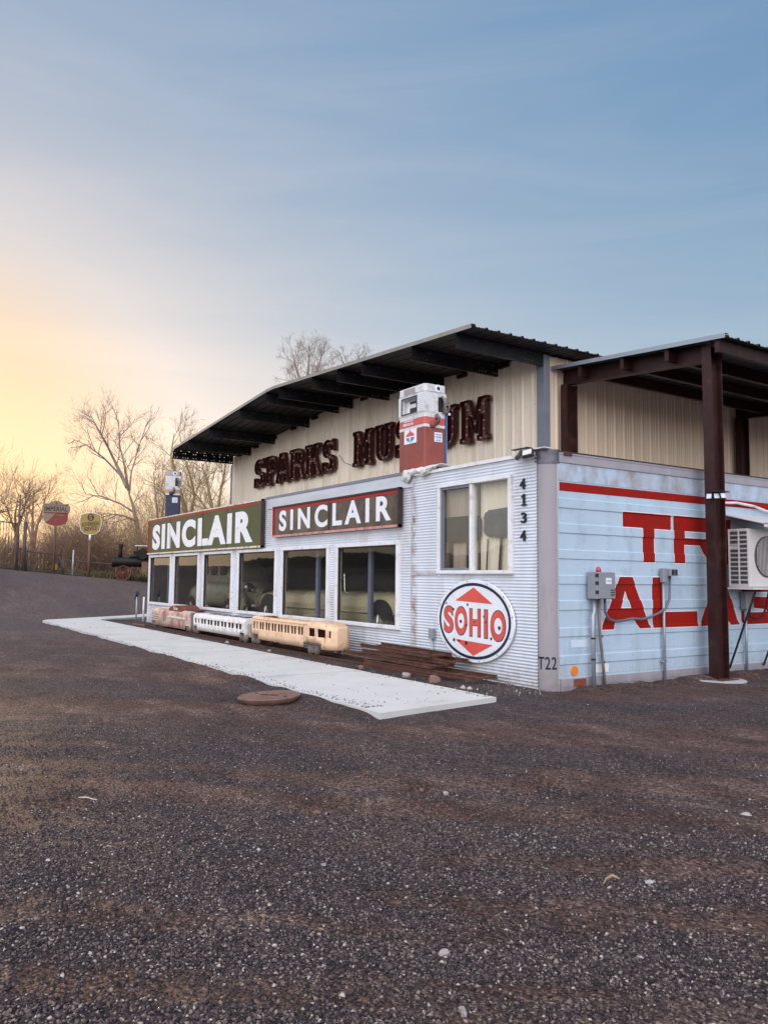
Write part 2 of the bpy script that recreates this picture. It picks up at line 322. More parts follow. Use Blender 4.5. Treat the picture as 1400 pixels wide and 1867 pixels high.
def add_splash(m, z1, col, amt, axis=2):
    n, l = m.node_tree.nodes, m.node_tree.links; b = n['Principled BSDF']; src = b.inputs['Base Color'].links[0].from_socket
    tc = n.new('ShaderNodeTexCoord'); sx = n.new('ShaderNodeSeparateXYZ'); l.new(tc.outputs['Object'], sx.inputs[0])
    mr = n.new('ShaderNodeMapRange'); mr.inputs[1].default_value = z1; mr.inputs[2].default_value = -.05; l.new(sx.outputs[axis], mr.inputs[0])
    no = n.new('ShaderNodeTexNoise'); no.inputs['Scale'].default_value = 9; no.inputs['Detail'].default_value = 8; no.inputs['Roughness'].default_value = .75; l.new(tc.outputs['Object'], no.inputs[0])
    mu = n.new('ShaderNodeMath'); mu.operation = 'MULTIPLY'; l.new(mr.outputs[0], mu.inputs[0]); l.new(no.outputs[0], mu.inputs[1])
    r = n.new('ShaderNodeValToRGB'); ramp(r, [(.20, (0, 0, 0)), (.62, (amt, amt, amt))]); l.new(mu.outputs[0], r.inputs[0])
    mx = n.new('ShaderNodeMix'); mx.data_type = 'RGBA'; l.new(r.outputs[0], mx.inputs[0]); l.new(src, mx.inputs[6]); mx.inputs[7].default_value = col + (1,); l.new(mx.outputs[2], b.inputs['Base Color'])
add_splash(M['siding'], .75, (.30, .24, .20), .75); add_splash(M['trailer'], .8, (.30, .27, .25), .6); add_splash(M['post'], .7, (.17, .13, .11), .7)
add_splash(M['rail'], .35, (.16, .12, .10), .8)
# window glass: thin pane, mirror by Fresnel, otherwise clear
def glass_mat(name, tint, extra=0.0):
    m = bpy.data.materials.new(name); m.use_nodes = True; n = m.node_tree.nodes; l = m.node_tree.links; n.clear()
    o = n.new('ShaderNodeOutputMaterial'); t = n.new('ShaderNodeBsdfTransparent'); t.inputs[0].default_value = tuple(tint) + (1,)
    g = n.new('ShaderNodeBsdfGlossy'); g.inputs['Roughness'].default_value = .015; lw = n.new('ShaderNodeLayerWeight'); lw.inputs[0].default_value = .5; fr = n.new('ShaderNodeMath'); fr.operation = 'POWER'; l.new(lw.outputs['Facing'], fr.inputs[0]); fr.inputs[1].default_value = 4.6
    no = n.new('ShaderNodeTexNoise'); no.inputs['Scale'].default_value = 1.3; bu = n.new('ShaderNodeBump'); bu.inputs['Strength'].default_value = .05; bu.inputs['Distance'].default_value = .05
    tc = n.new('ShaderNodeTexCoord'); l.new(tc.outputs['Object'], no.inputs[0]); l.new(no.outputs[0], bu.inputs['Height']); l.new(bu.outputs[0], g.inputs['Normal'])
    ad = n.new('ShaderNodeMath'); ad.operation = 'ADD'; ad.use_clamp = True; l.new(fr.outputs[0], ad.inputs[0]); ad.inputs[1].default_value = extra
    mx = n.new('ShaderNodeMixShader'); l.new(ad.outputs[0], mx.inputs[0]); l.new(t.outputs[0], mx.inputs[1]); l.new(g.outputs[0], mx.inputs[2]); l.new(mx.outputs[0], o.inputs[0])
    return m
M['glass'] = glass_mat('window_glass', (.93, .93, .91), .03)
M['glass_big'] = glass_mat('window_glass_coated', (.98, .98, .96), .10)
# ground
def ground_mat():
    m, n, l, b = newmat('gravel_ground')
    tc = n.new('ShaderNodeTexCoord')
    def noise(scale, st=(1, 1, 1), det=6, rough=.6, dist=0, rot=0):
        mp = n.new('ShaderNodeMapping'); mp.inputs['Scale'].default_value = st; mp.inputs['Rotation'].default_value = (0, 0, rot); l.new(tc.outputs['Object'], mp.inputs[0])
        a = n.new('ShaderNodeTexNoise'); a.inputs['Scale'].default_value = scale; a.inputs['Detail'].default_value = det; a.inputs['Roughness'].default_value = rough; a.inputs['Distortion'].default_value = dist
        l.new(mp.outputs[0], a.inputs[0]); return a.outputs[0]
    def rmp(src, stops): r = n.new('ShaderNodeValToRGB'); ramp(r, stops); l.new(src, r.inputs[0]); return r.outputs[0]
    def mix(f, a, bb, mode='MIX', fac=None):
        x = n.new('ShaderNodeMix'); x.data_type = 'RGBA'; x.blend_type = mode
        if f is not None: l.new(f, x.inputs[0])
        else: x.inputs[0].default_value = fac
        l.new(a, x.inputs[6])
        if isinstance(bb, tuple): x.inputs[7].default_value = bb + (1,)
        else: l.new(bb, x.inputs[7])
        return x.outputs[2]
    va = n.new('ShaderNodeVertexColor'); va.layer_name = 'dirt'; sv = n.new('ShaderNodeSeparateColor'); l.new(va.outputs[0], sv.inputs[0])
    base = rmp(noise(.9, (.6, 1.4, 1), 7, .62, .3, .62), [(.36, (.042, .031, .031)), (.5, (.064, .047, .045)), (.66, (.092, .066, .058))])
    brown = rmp(noise(1.3, (.6, 1.4, 1), 6, .62, .3, .9), [(.34, (.064, .033, .025)), (.5, (.092, .053, .040)), (.68, (.17, .112, .088))])
    base = mix(sv.outputs[0], base, brown)
    sunlit_far = rmp(noise(.25, (.6, 1.5, 1), 6, .6, .4, .5), [(.3, (.095, .073, .070)), (.7, (.150, .116, .106))])  # lighter tone paints low sun scatter on to the far ground
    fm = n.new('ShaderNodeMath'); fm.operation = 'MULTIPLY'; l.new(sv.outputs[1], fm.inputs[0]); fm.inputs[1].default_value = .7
    base = mix(fm.outputs[0], base, sunlit_far)
    v = n.new('ShaderNodeTexVoronoi'); v.inputs['Scale'].default_value = 62; l.new(tc.outputs['Object'], v.inputs[0])
    sx = n.new('ShaderNodeSeparateColor'); l.new(v.outputs['Color'], sx.inputs[0])
    st = rmp(sx.outputs[0], [(0, (.22, .20, .22)), (.5, (.75, .75, .77)), (.88, (1.45, 1.4, 1.4)), (.97, (2.0, 1.9, 1.85)), (1, (3.0, 2.8, 2.7))])
    base = mix(None, base, st, 'MULTIPLY', 1.0)
    l.new(base, b.inputs['Base Color']); b.inputs['Roughness'].default_value = .85; b.inputs['Specular IOR Level'].default_value = .25
    dn = n.new('ShaderNodeMath'); dn.operation = 'MULTIPLY'; l.new(v.outputs['Distance'], dn.inputs[0]); dn.inputs[1].default_value = -1
    ad = n.new('ShaderNodeMath'); ad.operation = 'ADD'; l.new(dn.outputs[0], ad.inputs[0]); l.new(noise(14, (1, 1, 1), 8, .7), ad.inputs[1])
    bu = n.new('ShaderNodeBump'); bu.inputs['Strength'].default_value = .9; bu.inputs['Distance'].default_value = .018; l.new(ad.outputs[0], bu.inputs['Height']); l.new(bu.outputs[0], b.inputs['Normal'])
    return m
M['ground'] = ground_mat()
def stone_mat():
    m, n, l, b = newmat('loose_gravel')
    g = n.new('ShaderNodeNewGeometry'); r = n.new('ShaderNodeValToRGB'); l.new(g.outputs['Random Per Island'], r.inputs[0])
    ramp(r, [(0, (.016, .012, .015)), (.35, (.050, .037, .039)), (.64, (.088, .064, .060)), (.86, (.15, .112, .097)), (.96, (.24, .188, .155)), (.995, (.42, .37, .33))])
    l.new(r.outputs[0], b.inputs['Base Color']); b.inputs['Roughness'].default_value = .8; b.inputs['Specular IOR Level'].default_value = .3
    return m
M['stones'] = stone_mat()

# ------------------------------------------------------------------ ground
_lat = np.random.default_rng(5).random((64, 64))
def vnoise(x, y):
    x = np.asarray(x, float); y = np.asarray(y, float); xi = np.floor(x).astype(int); yi = np.floor(y).astype(int); fx, fy = x - xi, y - yi
    fx = fx * fx * (3 - 2 * fx); fy = fy * fy * (3 - 2 * fy); g_ = lambda a, b: _lat[a % 64, b % 64]
    return (g_(xi, yi) * (1 - fx) + g_(xi + 1, yi) * fx) * (1 - fy) + (g_(xi, yi + 1) * (1 - fx) + g_(xi + 1, yi + 1) * fx) * fy
def zf(x, y):
    x = np.asarray(x, float); y = np.asarray(y, float)
    t = np.clip((-x - 22.5) / 14.5, 0, 1); t = t * t * (3 - 2 * t)
    z = t * np.clip(1.80 - .085 * (y + 1.4), .5, 2.2) + np.clip(-x - 42, 0, 200) * .004
    yard = np.exp(-((x - 2) ** 2 + (y + 4) ** 2) / 700)
    z += yard * (.018 * np.sin(x * .9 + y * .5 + 1.0) * np.sin(y * 1.3 - x * .35) + .010 * np.sin(x * 2.3 + y * 1.7) * np.sin(y * 2.9 - x * 1.1 + 2))
    z += np.exp(-((x - .12) / .30) ** 2) * (x > -1) * np.clip((y - .1) / .5, 0, 1) * (.05 * np.exp(-((y - 5) / 3.5) ** 2) + .06 * vnoise(x * 2, y * 1.6) - .01 + .03 * vnoise(x * 5, y * 5))
    u = .62 * x + .78 * y; v_ = -.78 * x + .62 * y
    z += yard * .022 * (vnoise(u * .3, v_ * 2.6 + 4) - .5) + yard * .012 * (vnoise(u * .6 + 5, v_ * 6) - .5) + yard * .012 * (vnoise(x * 4, y * 4) - .5)
    # keep it flat under the slab and along the building
    fl = np.clip((y + 3.6) / .5, 0, 1) * np.clip((.9 - x) / .5, 0, 1) * np.clip((x + 24) / 3, 0, 1)
    z = z * (1 - fl * (z < .05)) - .004
    # gravel ridge banked against the near edge of the slab
    on = np.clip((x + 19.5) / 2, 0, 1) * np.clip((.55 - x) / .5, 0, 1)
    z += on * np.exp(-((y + 3.22 + .10 * (vnoise(x * 1.3, y * 0 + 2.5) - .5) * 2) / .20) ** 2) * (.030 + .050 * vnoise(x * 2.2, y * .1 + 7.3) + .02 * vnoise(x * 9, y * 9))
    return z
def dirtf(x, y):
    """0 where the gravel lies thick, 1 where tyres have bared the brown dirt"""
    x = np.asarray(x, float); y = np.asarray(y, float)
    u = .62 * x + .78 * y; v_ = -.78 * x + .62 * y; v_ = v_ + .5 * (vnoise(u * .22, v_ * .2) - .5) * 3
    q = .40 * vnoise(u * .22 + 7, v_ * 1.1) + .30 * vnoise(u * .35 + 3, v_ * 3.3 + 9) + .16 * vnoise(u * .9, v_ * 8) + .14 * vnoise(x * 7, y * 7)
    r = np.hypot(x - CAM[0], y - CAM[1]); near = np.clip((4.3 - r) / 1.2, 0, 1)
    return np.clip((q - .42 - .06 * near) / .10, 0, 1)
rr = np.concatenate([[0], np.geomspace(1.5, 30, 260), np.geomspace(31, 420, 46)])
ns = 560; an = np.linspace(0, 2 * np.pi, ns, endpoint=False)
GX = CAM[0] + rr[:, None] * np.cos(an)[None]; GY = CAM[1] + rr[:, None] * np.sin(an)[None]; GZ = zf(GX, GY)
gv = np.stack([GX, GY, GZ], -1).reshape(-1, 3)
gf = [(i * ns + k, (i + 1) * ns + k, (i + 1) * ns + (k + 1) % ns, i * ns + (k + 1) % ns) for i in range(len(rr) - 1) for k in range(ns)]
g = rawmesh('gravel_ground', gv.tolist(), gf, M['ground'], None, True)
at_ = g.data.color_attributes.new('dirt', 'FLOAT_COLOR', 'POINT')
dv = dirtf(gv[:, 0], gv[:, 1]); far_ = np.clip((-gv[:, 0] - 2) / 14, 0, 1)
at_.data.foreach_set('color', np.stack([dv, far_, dv * 0, dv * 0 + 1], -1).astype(np.float32).ravel())  # red holds bared dirt, green the far ground painted lighter
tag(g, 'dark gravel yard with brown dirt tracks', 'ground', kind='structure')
def gz(x, y): return float(zf(x, y))
# loose stones lying on the near gravel
def stones(name, n, rmin, rmax, s0, s1, label, mat_, amin=None, amax=None):
    hd = math.atan2(-RM[1][2], -RM[0][2])
    u_ = rng.random(n); r = (rmin ** .35 + u_ * (rmax ** .35 - rmin ** .35)) ** (1 / .35); a = hd + rng.uniform(-.52, .52, n)
    x = CAM[0] + r * np.cos(a); y = CAM[1] + r * np.sin(a)
    keep = rng.random(n) > dirtf(x, y) * .80
    keep &= (rng.random(n) < np.clip(1 - (-x - 0) / 12, .12, 1))
    keep &= ~((y > -3.25) & (x < .68)) & ~((y > -.35) & (x < .1))
    x, y, r = x[keep], y[keep], r[keep]; n = len(x); z = zf(x, y)
    base = np.array([(1, 0, 0), (-1, 0, 0), (0, 1, 0), (0, -1, 0), (0, 0, 1), (0, 0, -1)], float)
    size = (s0 + (s1 - s0) * rng.beta(1.4, 4, n)) * np.clip(1.2 - (r - 3) * .075, .72, 1.2)
    ax = size[:, None] * rng.uniform([.7, .5, .35], [1.2, .95, .7], (n, 3))
    th = rng.uniform(0, 2 * np.pi, n); c, s = np.cos(th), np.sin(th)
    V = base[None] * ax[:, None, :] + rng.normal(0, .18, (n, 6, 3)) * size[:, None, None]
    X = V[..., 0] * c[:, None] - V[..., 1] * s[:, None] + x[:, None]; Y = V[..., 0] * s[:, None] + V[..., 1] * c[:, None] + y[:, None]; Z = V[..., 2] + (z + ax[:, 2] * .35)[:, None]
    V = np.stack([X, Y, Z], -1).reshape(-1, 3).astype(np.float32)
    F = np.array([(0, 2, 4), (2, 1, 4), (1, 3, 4), (3, 0, 4), (2, 0, 5), (1, 2, 5), (3, 1, 5), (0, 3, 5)])
    FF = (F[None] + (np.arange(n) * 6)[:, None, None]).reshape(-1, 3).astype(np.int32)
    me = bpy.data.meshes.new(name); me.vertices.add(len(V)); me.vertices.foreach_set('co', V.ravel())
    me.loops.add(len(FF) * 3); me.loops.foreach_set('vertex_index', FF.ravel()); me.polygons.add(len(FF))
    me.polygons.foreach_set('loop_start', np.arange(0, len(FF) * 3, 3, dtype=np.int32)); me.update(calc_edges=True); me.validate()
    me.materials.append(mat_); o = link(bpy.data.objects.new(name, me)); return tag(o, label, 'gravel', kind='stuff')
stones('loose_gravel', 240000, 2.6, 24, .0045, .0165, 'loose dark grey stones strewn over the whole yard', M['stones'])
def rock(name, x, y, s, label, m_, group=None, sq=(1, .8, .6), lift=.3, z=None):
    bm = bmesh.new(); bmesh.ops.create_icosphere(bm, subdivisions=2, radius=1)
    rnd = random.Random(hash((round(x, 2), round(y, 2))) & 255); k = Vector((rnd.random(), rnd.random(), rnd.random())) * 5
    for v in bm.verts:
        d = 1 + .22 * math.sin(v.co.x * 3 + k.x) * math.sin(v.co.y * 3.7 + k.y) + .15 * math.sin(v.co.z * 5 + k.z); v.co *= d
        v.co.x *= s * sq[0]; v.co.y *= s * sq[1]; v.co.z *= s * sq[2]
    me = bpy.data.meshes.new(name); bm.to_mesh(me); bm.free(); me.materials.append(m_)
    o = link(bpy.data.objects.new(name, me)); o.location = (x, y, (gz(x, y) if z is None else z) + s * sq[2] * lift); o.rotation_euler = (0, 0, rnd.random() * 6)
    return tag(o, label, 'rock', group)
RS = .62
GR = 'loose rocks on the gravel yard'
rock('rock', 3.38, -4.40, RS * .045, 'tan rock right of another, out in the gravel below the slab corner', M['rock'], GR)
rock('rock', 3.22, -4.50, RS * .035, 'small brown rock left of its tan neighbour below the slab corner', M['brickstone'], GR)
rock('flat_rock', 4.90, -3.05, RS * .055, 'pale flat rock near the right edge of the yard', M['rockwhite'], GR, (1, .7, .35))
rock('flat_rock', 5.32, -4.56, RS * .05, 'white shell-like rock in the foreground right', M['rockwhite'], GR, (1, .6, .4))
rock('rock', 5.39, -5.96, RS * .042, 'grey oval rock in the near foreground centre', M['rock'], GR)
rock('rock', 5.79, -6.18, RS * .038, 'pale pointed rock at the bottom edge of the yard', M['rock'], GR, (1.4, .5, .5))
rock('rock', 3.30, -5.43, RS * .045, 'flat brown rock left of centre in the yard', M['brickstone'], GR, (1.2, .8, .4))
rock('rock', 3.44, -7.15, RS * .024, 'small white rock at the left edge of the foreground', M['rockwhite'], GR)
rock('rock', 4.21, -5.88, RS * .028, 'small cream rock in the gravel left of the foreground centre', M['rock'], GR)
mb = MB(); z0 = gz(2.28, -6.68)
mb.path([(2.20, -6.72, z0 + .010), (2.26, -6.68, z0 + .018), (2.35, -6.63, z0 + .014)], [.003, .004, .002], 6)
tag(mb.build('twig', M['creamrim']), 'pale dry twig lying on the gravel at left', 'twig')
mb = MB(); z0 = gz(5.25, -4.79)
mb.path([(5.23, -4.81, z0 + .003), (5.24, -4.80, z0 + .03), (5.265, -4.78, z0 + .05), (5.30, -4.77, z0 + .042)], [.003, .006, .009, .003], 6)
M['straw'] = mat('dry_straw', (.30, .22, .13), .8, 0, .2, 20)
tag(mb.build('dry_stalk', M['straw']), 'bent straw-coloured stalk poking out of the right foreground gravel', 'stalk')
# concrete slab
outer = [(.60, -3.17), (-10, -3.06), (-20.1, -2.95), (-20.6, -2.75), (-23.3, 1.35), (-28, 8.2)]
inner = [(.31, -1.22), (-10, -1.2), (-20.0, -1.15), (-20.35, -.95), (-22.0, 1.5), (-26.6, 8.4)]
v = []; f = []
NS = 24
def subd(pl):
    out = []
    for a, b in zip(pl, pl[1:]):
        for k in range(NS): t = k / NS; out.append((a[0] + (b[0] - a[0]) * t, a[1] + (b[1] - a[1]) * t))
    return out + [pl[-1]]
oo, ii = subd(outer), subd(inner)
for (a, b) in zip(oo, ii):
    ja, jb = random.uniform(-.012, .012), random.uniform(-.012, .012)
    za = max(gz(*a), -.004) + .062 if a[0] < -21 else .06
    zb = max(gz(*b), -.004) + .062 if b[0] < -21 else .06
    v += [(a[0], a[1] + ja, za - .14), (a[0], a[1] + ja, za), (b[0], b[1] + jb, zb), (b[0], b[1] + jb, zb - .14)]
n_ = len(oo)
for i in range(n_ - 1):
    for k in range(3): f.append((4 * i + k, 4 * i + 4 + k, 4 * i + 5 + k, 4 * i + 1 + k))
f += [(0, 1, 2, 3), (4 * n_ - 1, 4 * n_ - 2, 4 * n_ - 3, 4 * n_ - 4)]
p = rawmesh('concrete_path', v, f, M['concrete']); tag(p, 'pale concrete path along the building', 'path', kind='structure')
# crumbs of gravel on the path
mb = MB()
for i in range(900):
    u = random.random() ** 2; x = .2 - u * 6 if random.random() < .45 else random.uniform(-19, .2); q_ = random.random()
    y = -3.12 + abs(random.gauss(0, .10)) if q_ < .62 else (-1.24 - abs(random.gauss(0, .09)) if q_ < .84 else random.uniform(-3.1, -1.3))
    r = random.uniform(.003, .011) if random.random() < .85 else random.uniform(.010, .016); mb.add([(x - r, y, .06), (x, y - r, .06), (x + r, y, .06), (x, y + r, .06), (x, y, .06 + r)], [(0, 1, 4), (1, 2, 4), (2, 3, 4), (3, 0, 4)])
tag(mb.build('gravel_crumbs', M['stones']), 'dark gravel crumbs scattered on the concrete path', 'gravel', kind='stuff')
mb = MB()
for xj in (-3.0, -7.2, -11.4, -15.6): mb.box(xj - .005, xj + .005, -3.12, -1.24, .0595, .0612)
tag(mb.build('path_joints', M['wheelmetal']), 'thin saw-cut joints across the concrete path', 'joint', kind='structure')
# soil strip between path and wall
v = []; f = []; nx = 160
for i in range(nx + 1):
    x = .55 - i * 20.6 / nx
    for j in range(7):
        y = -1.24 + j * 1.2 / 6
        z = -.012 + (.044 + .03 * math.sin(j / 6 * math.pi)) * (1 - math.exp(-i / 6)) + random.uniform(-.008, .008) * min(1, i / 4)
        v.append((x, y, z))
for i in range(nx):
    for j in range(6): a = i * 7 + j; f.append((a, a + 7, a + 8, a + 1))
o = rawmesh('soil_bed', v, f, M['ground'], None, True); tag(o, 'dark soil bed under the miniature track', 'ground', kind='structure')
mb = MB()
for i in range(2200):
    x = random.uniform(-20, .3); y = random.uniform(-1.2, -.1) ; r = random.uniform(.008, .022)
    mb.add([(x - r, y, .03), (x, y - r * .8, .03), (x + r, y, .03), (x, y + r * .8, .03), (x, y, .045 + r)], [(0, 1, 4), (1, 2, 4), (2, 3, 4), (3, 0, 4)])
tag(mb.build('track_ballast', M['stones']), 'loose dark ballast stones around the miniature track', 'gravel', kind='stuff')

# ------------------------------------------------------------------ showroom (low building with the siding)
XS0, XS1, XE = -18.45, -3.29, -.20
WT = 3.42
show = thing('showroom_building', 'low flat-topped building clad in pale blue corrugated siding with six display windows', 'building', (XS0, 0, 0))
def local(parent):   # children coordinates are world, so undo the parent's location
    return None
def adopt(o, parent):
    o.parent = parent; o.matrix_parent_inverse = (Matrix.Translation(parent.location) @ Matrix.Rotation(parent.rotation_euler[2], 4, 'Z')).inverted(); return o
def wallpanel(name, x0, x1, z0, z1, holes, m_, pitch=.048, amp=.007, y=0.0, ztop=None):
    xs = sorted({x0, x1} | {h[0] for h in holes} | {h[1] for h in holes}); v = []; f = []
    zs = list(np.arange(z0, z1, pitch / 6)) + [z1]
    for h in holes: zs += [h[2], h[3]]
    zs = sorted(set(round(z, 5) for z in zs)); nz_ = len(zs)
    for x in xs:
        for z in zs: v.append((x, y - amp * math.sin(z / pitch * 2 * math.pi), z))
    for i in range(len(xs) - 1):
        for j in range(nz_ - 1):
            cx, cz = (xs[i] + xs[i + 1]) / 2, (zs[j] + zs[j + 1]) / 2
            if any(h[0] < cx < h[1] and h[2] < cz < h[3] for h in holes): continue
            a = i * nz_ + j; f.append((a, a + nz_, a + nz_ + 1, a + 1))
    return rawmesh(name, v, f, m_, None, True)
WZ0, WZ1 = .70, 2.17
wins = [(-18.30, -16.15), (-15.86, -13.74), (-13.38, -11.30), (-10.92, -8.70), (-8.40, -6.24), (-5.91, -3.68)]
holes = [(a + .03, b - .03, WZ0, WZ1) for a, b in wins]
adopt(wallpanel('front_wall', XS0, XS1, -.08, WT, holes, M['siding']), show)
holes2 = [(-2.47, -.72, 1.68, 3.07)]
adopt(wallpanel('end_wall_siding', XS1, XE, -.08, 3.36, holes2, M['siding'], y=-.012), show)
mb = MB(); mb.box(XS0, XS0 + .1, .012, 2.9, -.1, WT); mb.box(XS0 + .1, -2.7, 2.78, 2.88, -.1, WT - .1)
adopt(mb.build('inner_wall', M['darkwall']), show)
mb = MB(); mb.box(XS0 + .1, -2.7, .02, 2.78, .0, .28); adopt(mb.build('floor_slab', M['floor']), show)
mb = MB(); mb.box(XS0, -3.3, .012, 2.87, WT - .1, WT - .02); adopt(mb.build('flat_roof', M['darkwall']), show)
mb = MB(); mb.box(-3.32, -3.22, .02, 2.78, 0, WT - .1); adopt(mb.build('partition', M['darkwall']), show)
mb = MB(); mb.box(XS0 - .03, XS0 + .03, -.02, .05, -.08, WT); adopt(mb.build('corner_trim', M['white_trim']), show)
mb = MB()   # flashing along the wall top
mb.box(-9.36, XS1 - .02, -.035, .1, WT - .02, WT + .035); mb.cm = 0
adopt(mb.build('top_flashing', M['trim_grey']), show)
mb = MB(); mb.box(XS1 + .0, XE - .02, -.045, .14, 3.345, 3.40); adopt(mb.build('end_wall_flashing', M['white_trim']), show)
mb = MB(); mb.box(-9.32, XS1 + .04, -.022, -.008, 3.16, WT - .022); adopt(mb.build('fascia_strip', mat('dull_zinc_strip', (.60, .63, .69), .4, .4, .12, 3, stretch=(.4, 1, 2))), show)
mb = MB(); mb.box(XS1 - .012, XS1 + .012, -.024, -.006, -.05, 3.34)
mb.box(XS1 + .013, -2.56, -.030, -.018, 1.61, 1.66); adopt(mb.build('seam_strip', mat('seam_metal', (.50, .52, .56), .5, .2, .2, 6, stain=(.35, .2, .13), stain_amt=.5)), show)
for a, b in wins:
    fr = MB(); t = .06
    fr.box(a - .03, b + .03, -.055, .06, WZ1 - .01, WZ1 + t); fr.box(a - .03, b + .03, -.06, .06, WZ0 - t, WZ0 + .01)
    fr.box(a - .03, a + .07, -.05, .06, WZ0 + .01, WZ1 - .01); fr.box(b - .07, b + .03, -.05, .06, WZ0 + .01, WZ1 - .01)
    w_ = adopt(fr.build('window', M['white_trim'], bevel=.006), show)
    gl = MB(); gl.box(a + .07, b - .07, .02, .026, WZ0 + .01, WZ1 - .01); gl.build('pane', M['glass'], w_)
    lp = MB(); lp.box(a + .07, a + .095, -.03, .018, WZ0 + .01, WZ1 - .01); lp.box(a + .095, b - .07, -.03, .018, WZ1 - .035, WZ1 - .01); lp.build('sash', M['darkrim'], w_)
a, b, z0, z1 = -2.50, -.69, 1.67, 3.08
fr = MB(); fr.box(a, b, -.075, .05, z1 - .02, z1 + .03); fr.box(a, b, -.08, .05, z0 - .035, z0 + .02); fr.box(a, a + .07, -.07, .05, z0 + .02, z1 - .02); fr.box(b - .07, b, -.07, .05, z0 + .02, z1 - .02)
fr.box(-1.665, -1.60, -.06, .05, z0 + .02, z1 - .02)
w_ = adopt(fr.build('sliding_window', M['white_trim'], bevel=.006), show)
for xa, xb in ((a + .07, -1.665), (-1.60, b - .07)):
    gl = MB(); gl.box(xa, xb, .0, .006, z0 + .02, z1 - .02); gl.build('pane', M['glass_big'], w_)
s = MB(); s.box(a + .07, a + .11, -.045, -.002, z0 + .02, z1 - .02); s.box(a + .11, -1.665, -.045, -.002, z1 - .06, z1 - .02); s.box(a + .11, -1.665, -.045, -.002, z0 + .02, z0 + .06)
s.box(-1.69, -1.665, -.045, -.002, z0 + .06, z1 - .06)
s.build('sash', M['trim_grey'], w_)
# added behind the sliding window to stand in for reflections in its glass
v = []; f = []
for i in range(90):
    x = -1.62 + i * (.98 / 89); yy = .14 + .016 * math.sin(i * 1.25) + .008 * math.sin(i * .53)
    v += [(x, yy, 1.62), (x, yy, 3.14)]
f = [(2 * i, 2 * i + 2, 2 * i + 3, 2 * i + 1) for i in range(89)]
o = rawmesh('reflectcurtain', v, f, M['reflectcurtain'], None, True); tag(o, 'cream pleated cloth standing in for the bright reflection in the right pane', 'reflectcurtain')
mb = MB(); mb.box(-2.55, -1.66, .12, .15, 1.62, 3.14); o = mb.build('reflection_board', M['reflectpanel']); tag(o, 'brown board standing in for the reflection in the left pane', 'board')
def blob(cx, cz, rx, rz, sq=.6, n=28, jag=0, seed=1):
    rn = random.Random(seed); pts = []
    for k in range(n):
        t = 2 * math.pi * k / n; c, s_ = math.cos(t), math.sin(t); j = 1 + rn.uniform(-jag, jag)
        pts.append((cx + math.copysign(abs(c) ** sq, c) * rx * j, cz + math.copysign(abs(s_) ** sq, s_) * rz * j))
    return pts
FW = lambda u, v, d: (u, d, v)
t = thing('reflected_shape_right', 'dark rounded board on thin posts, added as a shape reflected in the right pane', 'sign', (-1.1, .09, 1.62))  # stands in for a dark shape mirrored in the glass
o = adopt(MB().prism(blob(-1.03, 2.42, .44, .22, .55, 30, .04, 3), FW, .07, .10).build('board', M['reflectshape']), t)
mb = MB(); mb.tube((-1.12, .085, 1.62), (-1.06, .085, 2.25), .022); mb.tube((-1.42, .085, 1.62), (-1.38, .085, 2.18), .012); mb.tube((-.92, .085, 1.62), (-.74, .085, 2.25), .02)
adopt(mb.build('post', M['reflectshape']), t)  # posts of the stand-in shape reflected in the right pane
t = thing('reflected_shape_left', 'wide dark board on two legs, added as a shape reflected in the left pane', 'sign', (-2.1, .09, 1.62))  # second stand-in for a mirrored dark shape
adopt(MB().prism(blob(-2.05, 2.36, .50, .21, .35, 30, .02, 5), FW, .07, .10).build('board', M['darkrim']), t)
for x in (-2.32, -1.86): adopt(MB().tube((x, .085, 1.62), (x, .085, 2.2), .035).build('leg', M['darkrim']), t)
mb = MB(); mb.box(-2.6, -.6, .25, .3, 1.5, 3.2); adopt(mb.build('lining', M['darkwall']), show)
mb = MB(); mb.box(-2.6, -.6, .03, .248, 1.56, 1.60); mb.box(-2.6, -.6, .03, .248, 3.16, 3.20); mb.box(-2.62, -2.601, .03, .248, 1.5, 3.2); adopt(mb.build('window_box', M['darkwall']), show)
# posts seen through the panes
for k, (x, lab) in enumerate([(-17.35, 'pale blue inner post seen through the leftmost display window'), (-7.30, 'pale blue inner post seen through the fifth display window'), (-5.15, 'pale blue inner post seen through the last display window')]):
    mb = MB(); mb.cbox((x, .32, 1.8), (.10, .10, 3.02), bev=.02); tag(mb.build('inner_post', M['bluepost']), lab, 'post', 'pale blue inner posts')
# round hanging sign inside last window
mb = MB(); mb.lathe([(.30, 0), (.32, .015), (.30, .03)], (-4.55, .45, 2.3), 'y', 32)
mb.tube((-4.7, .465, 2.58), (-4.7, .465, 3.3), .008, n=5); mb.tube((-4.4, .465, 2.58), (-4.4, .465, 3.3), .008, n=5)
tag(mb.build('round_hanging_sign', M['pumpnavy']), 'round navy sign hanging inside the last display window', 'sign')

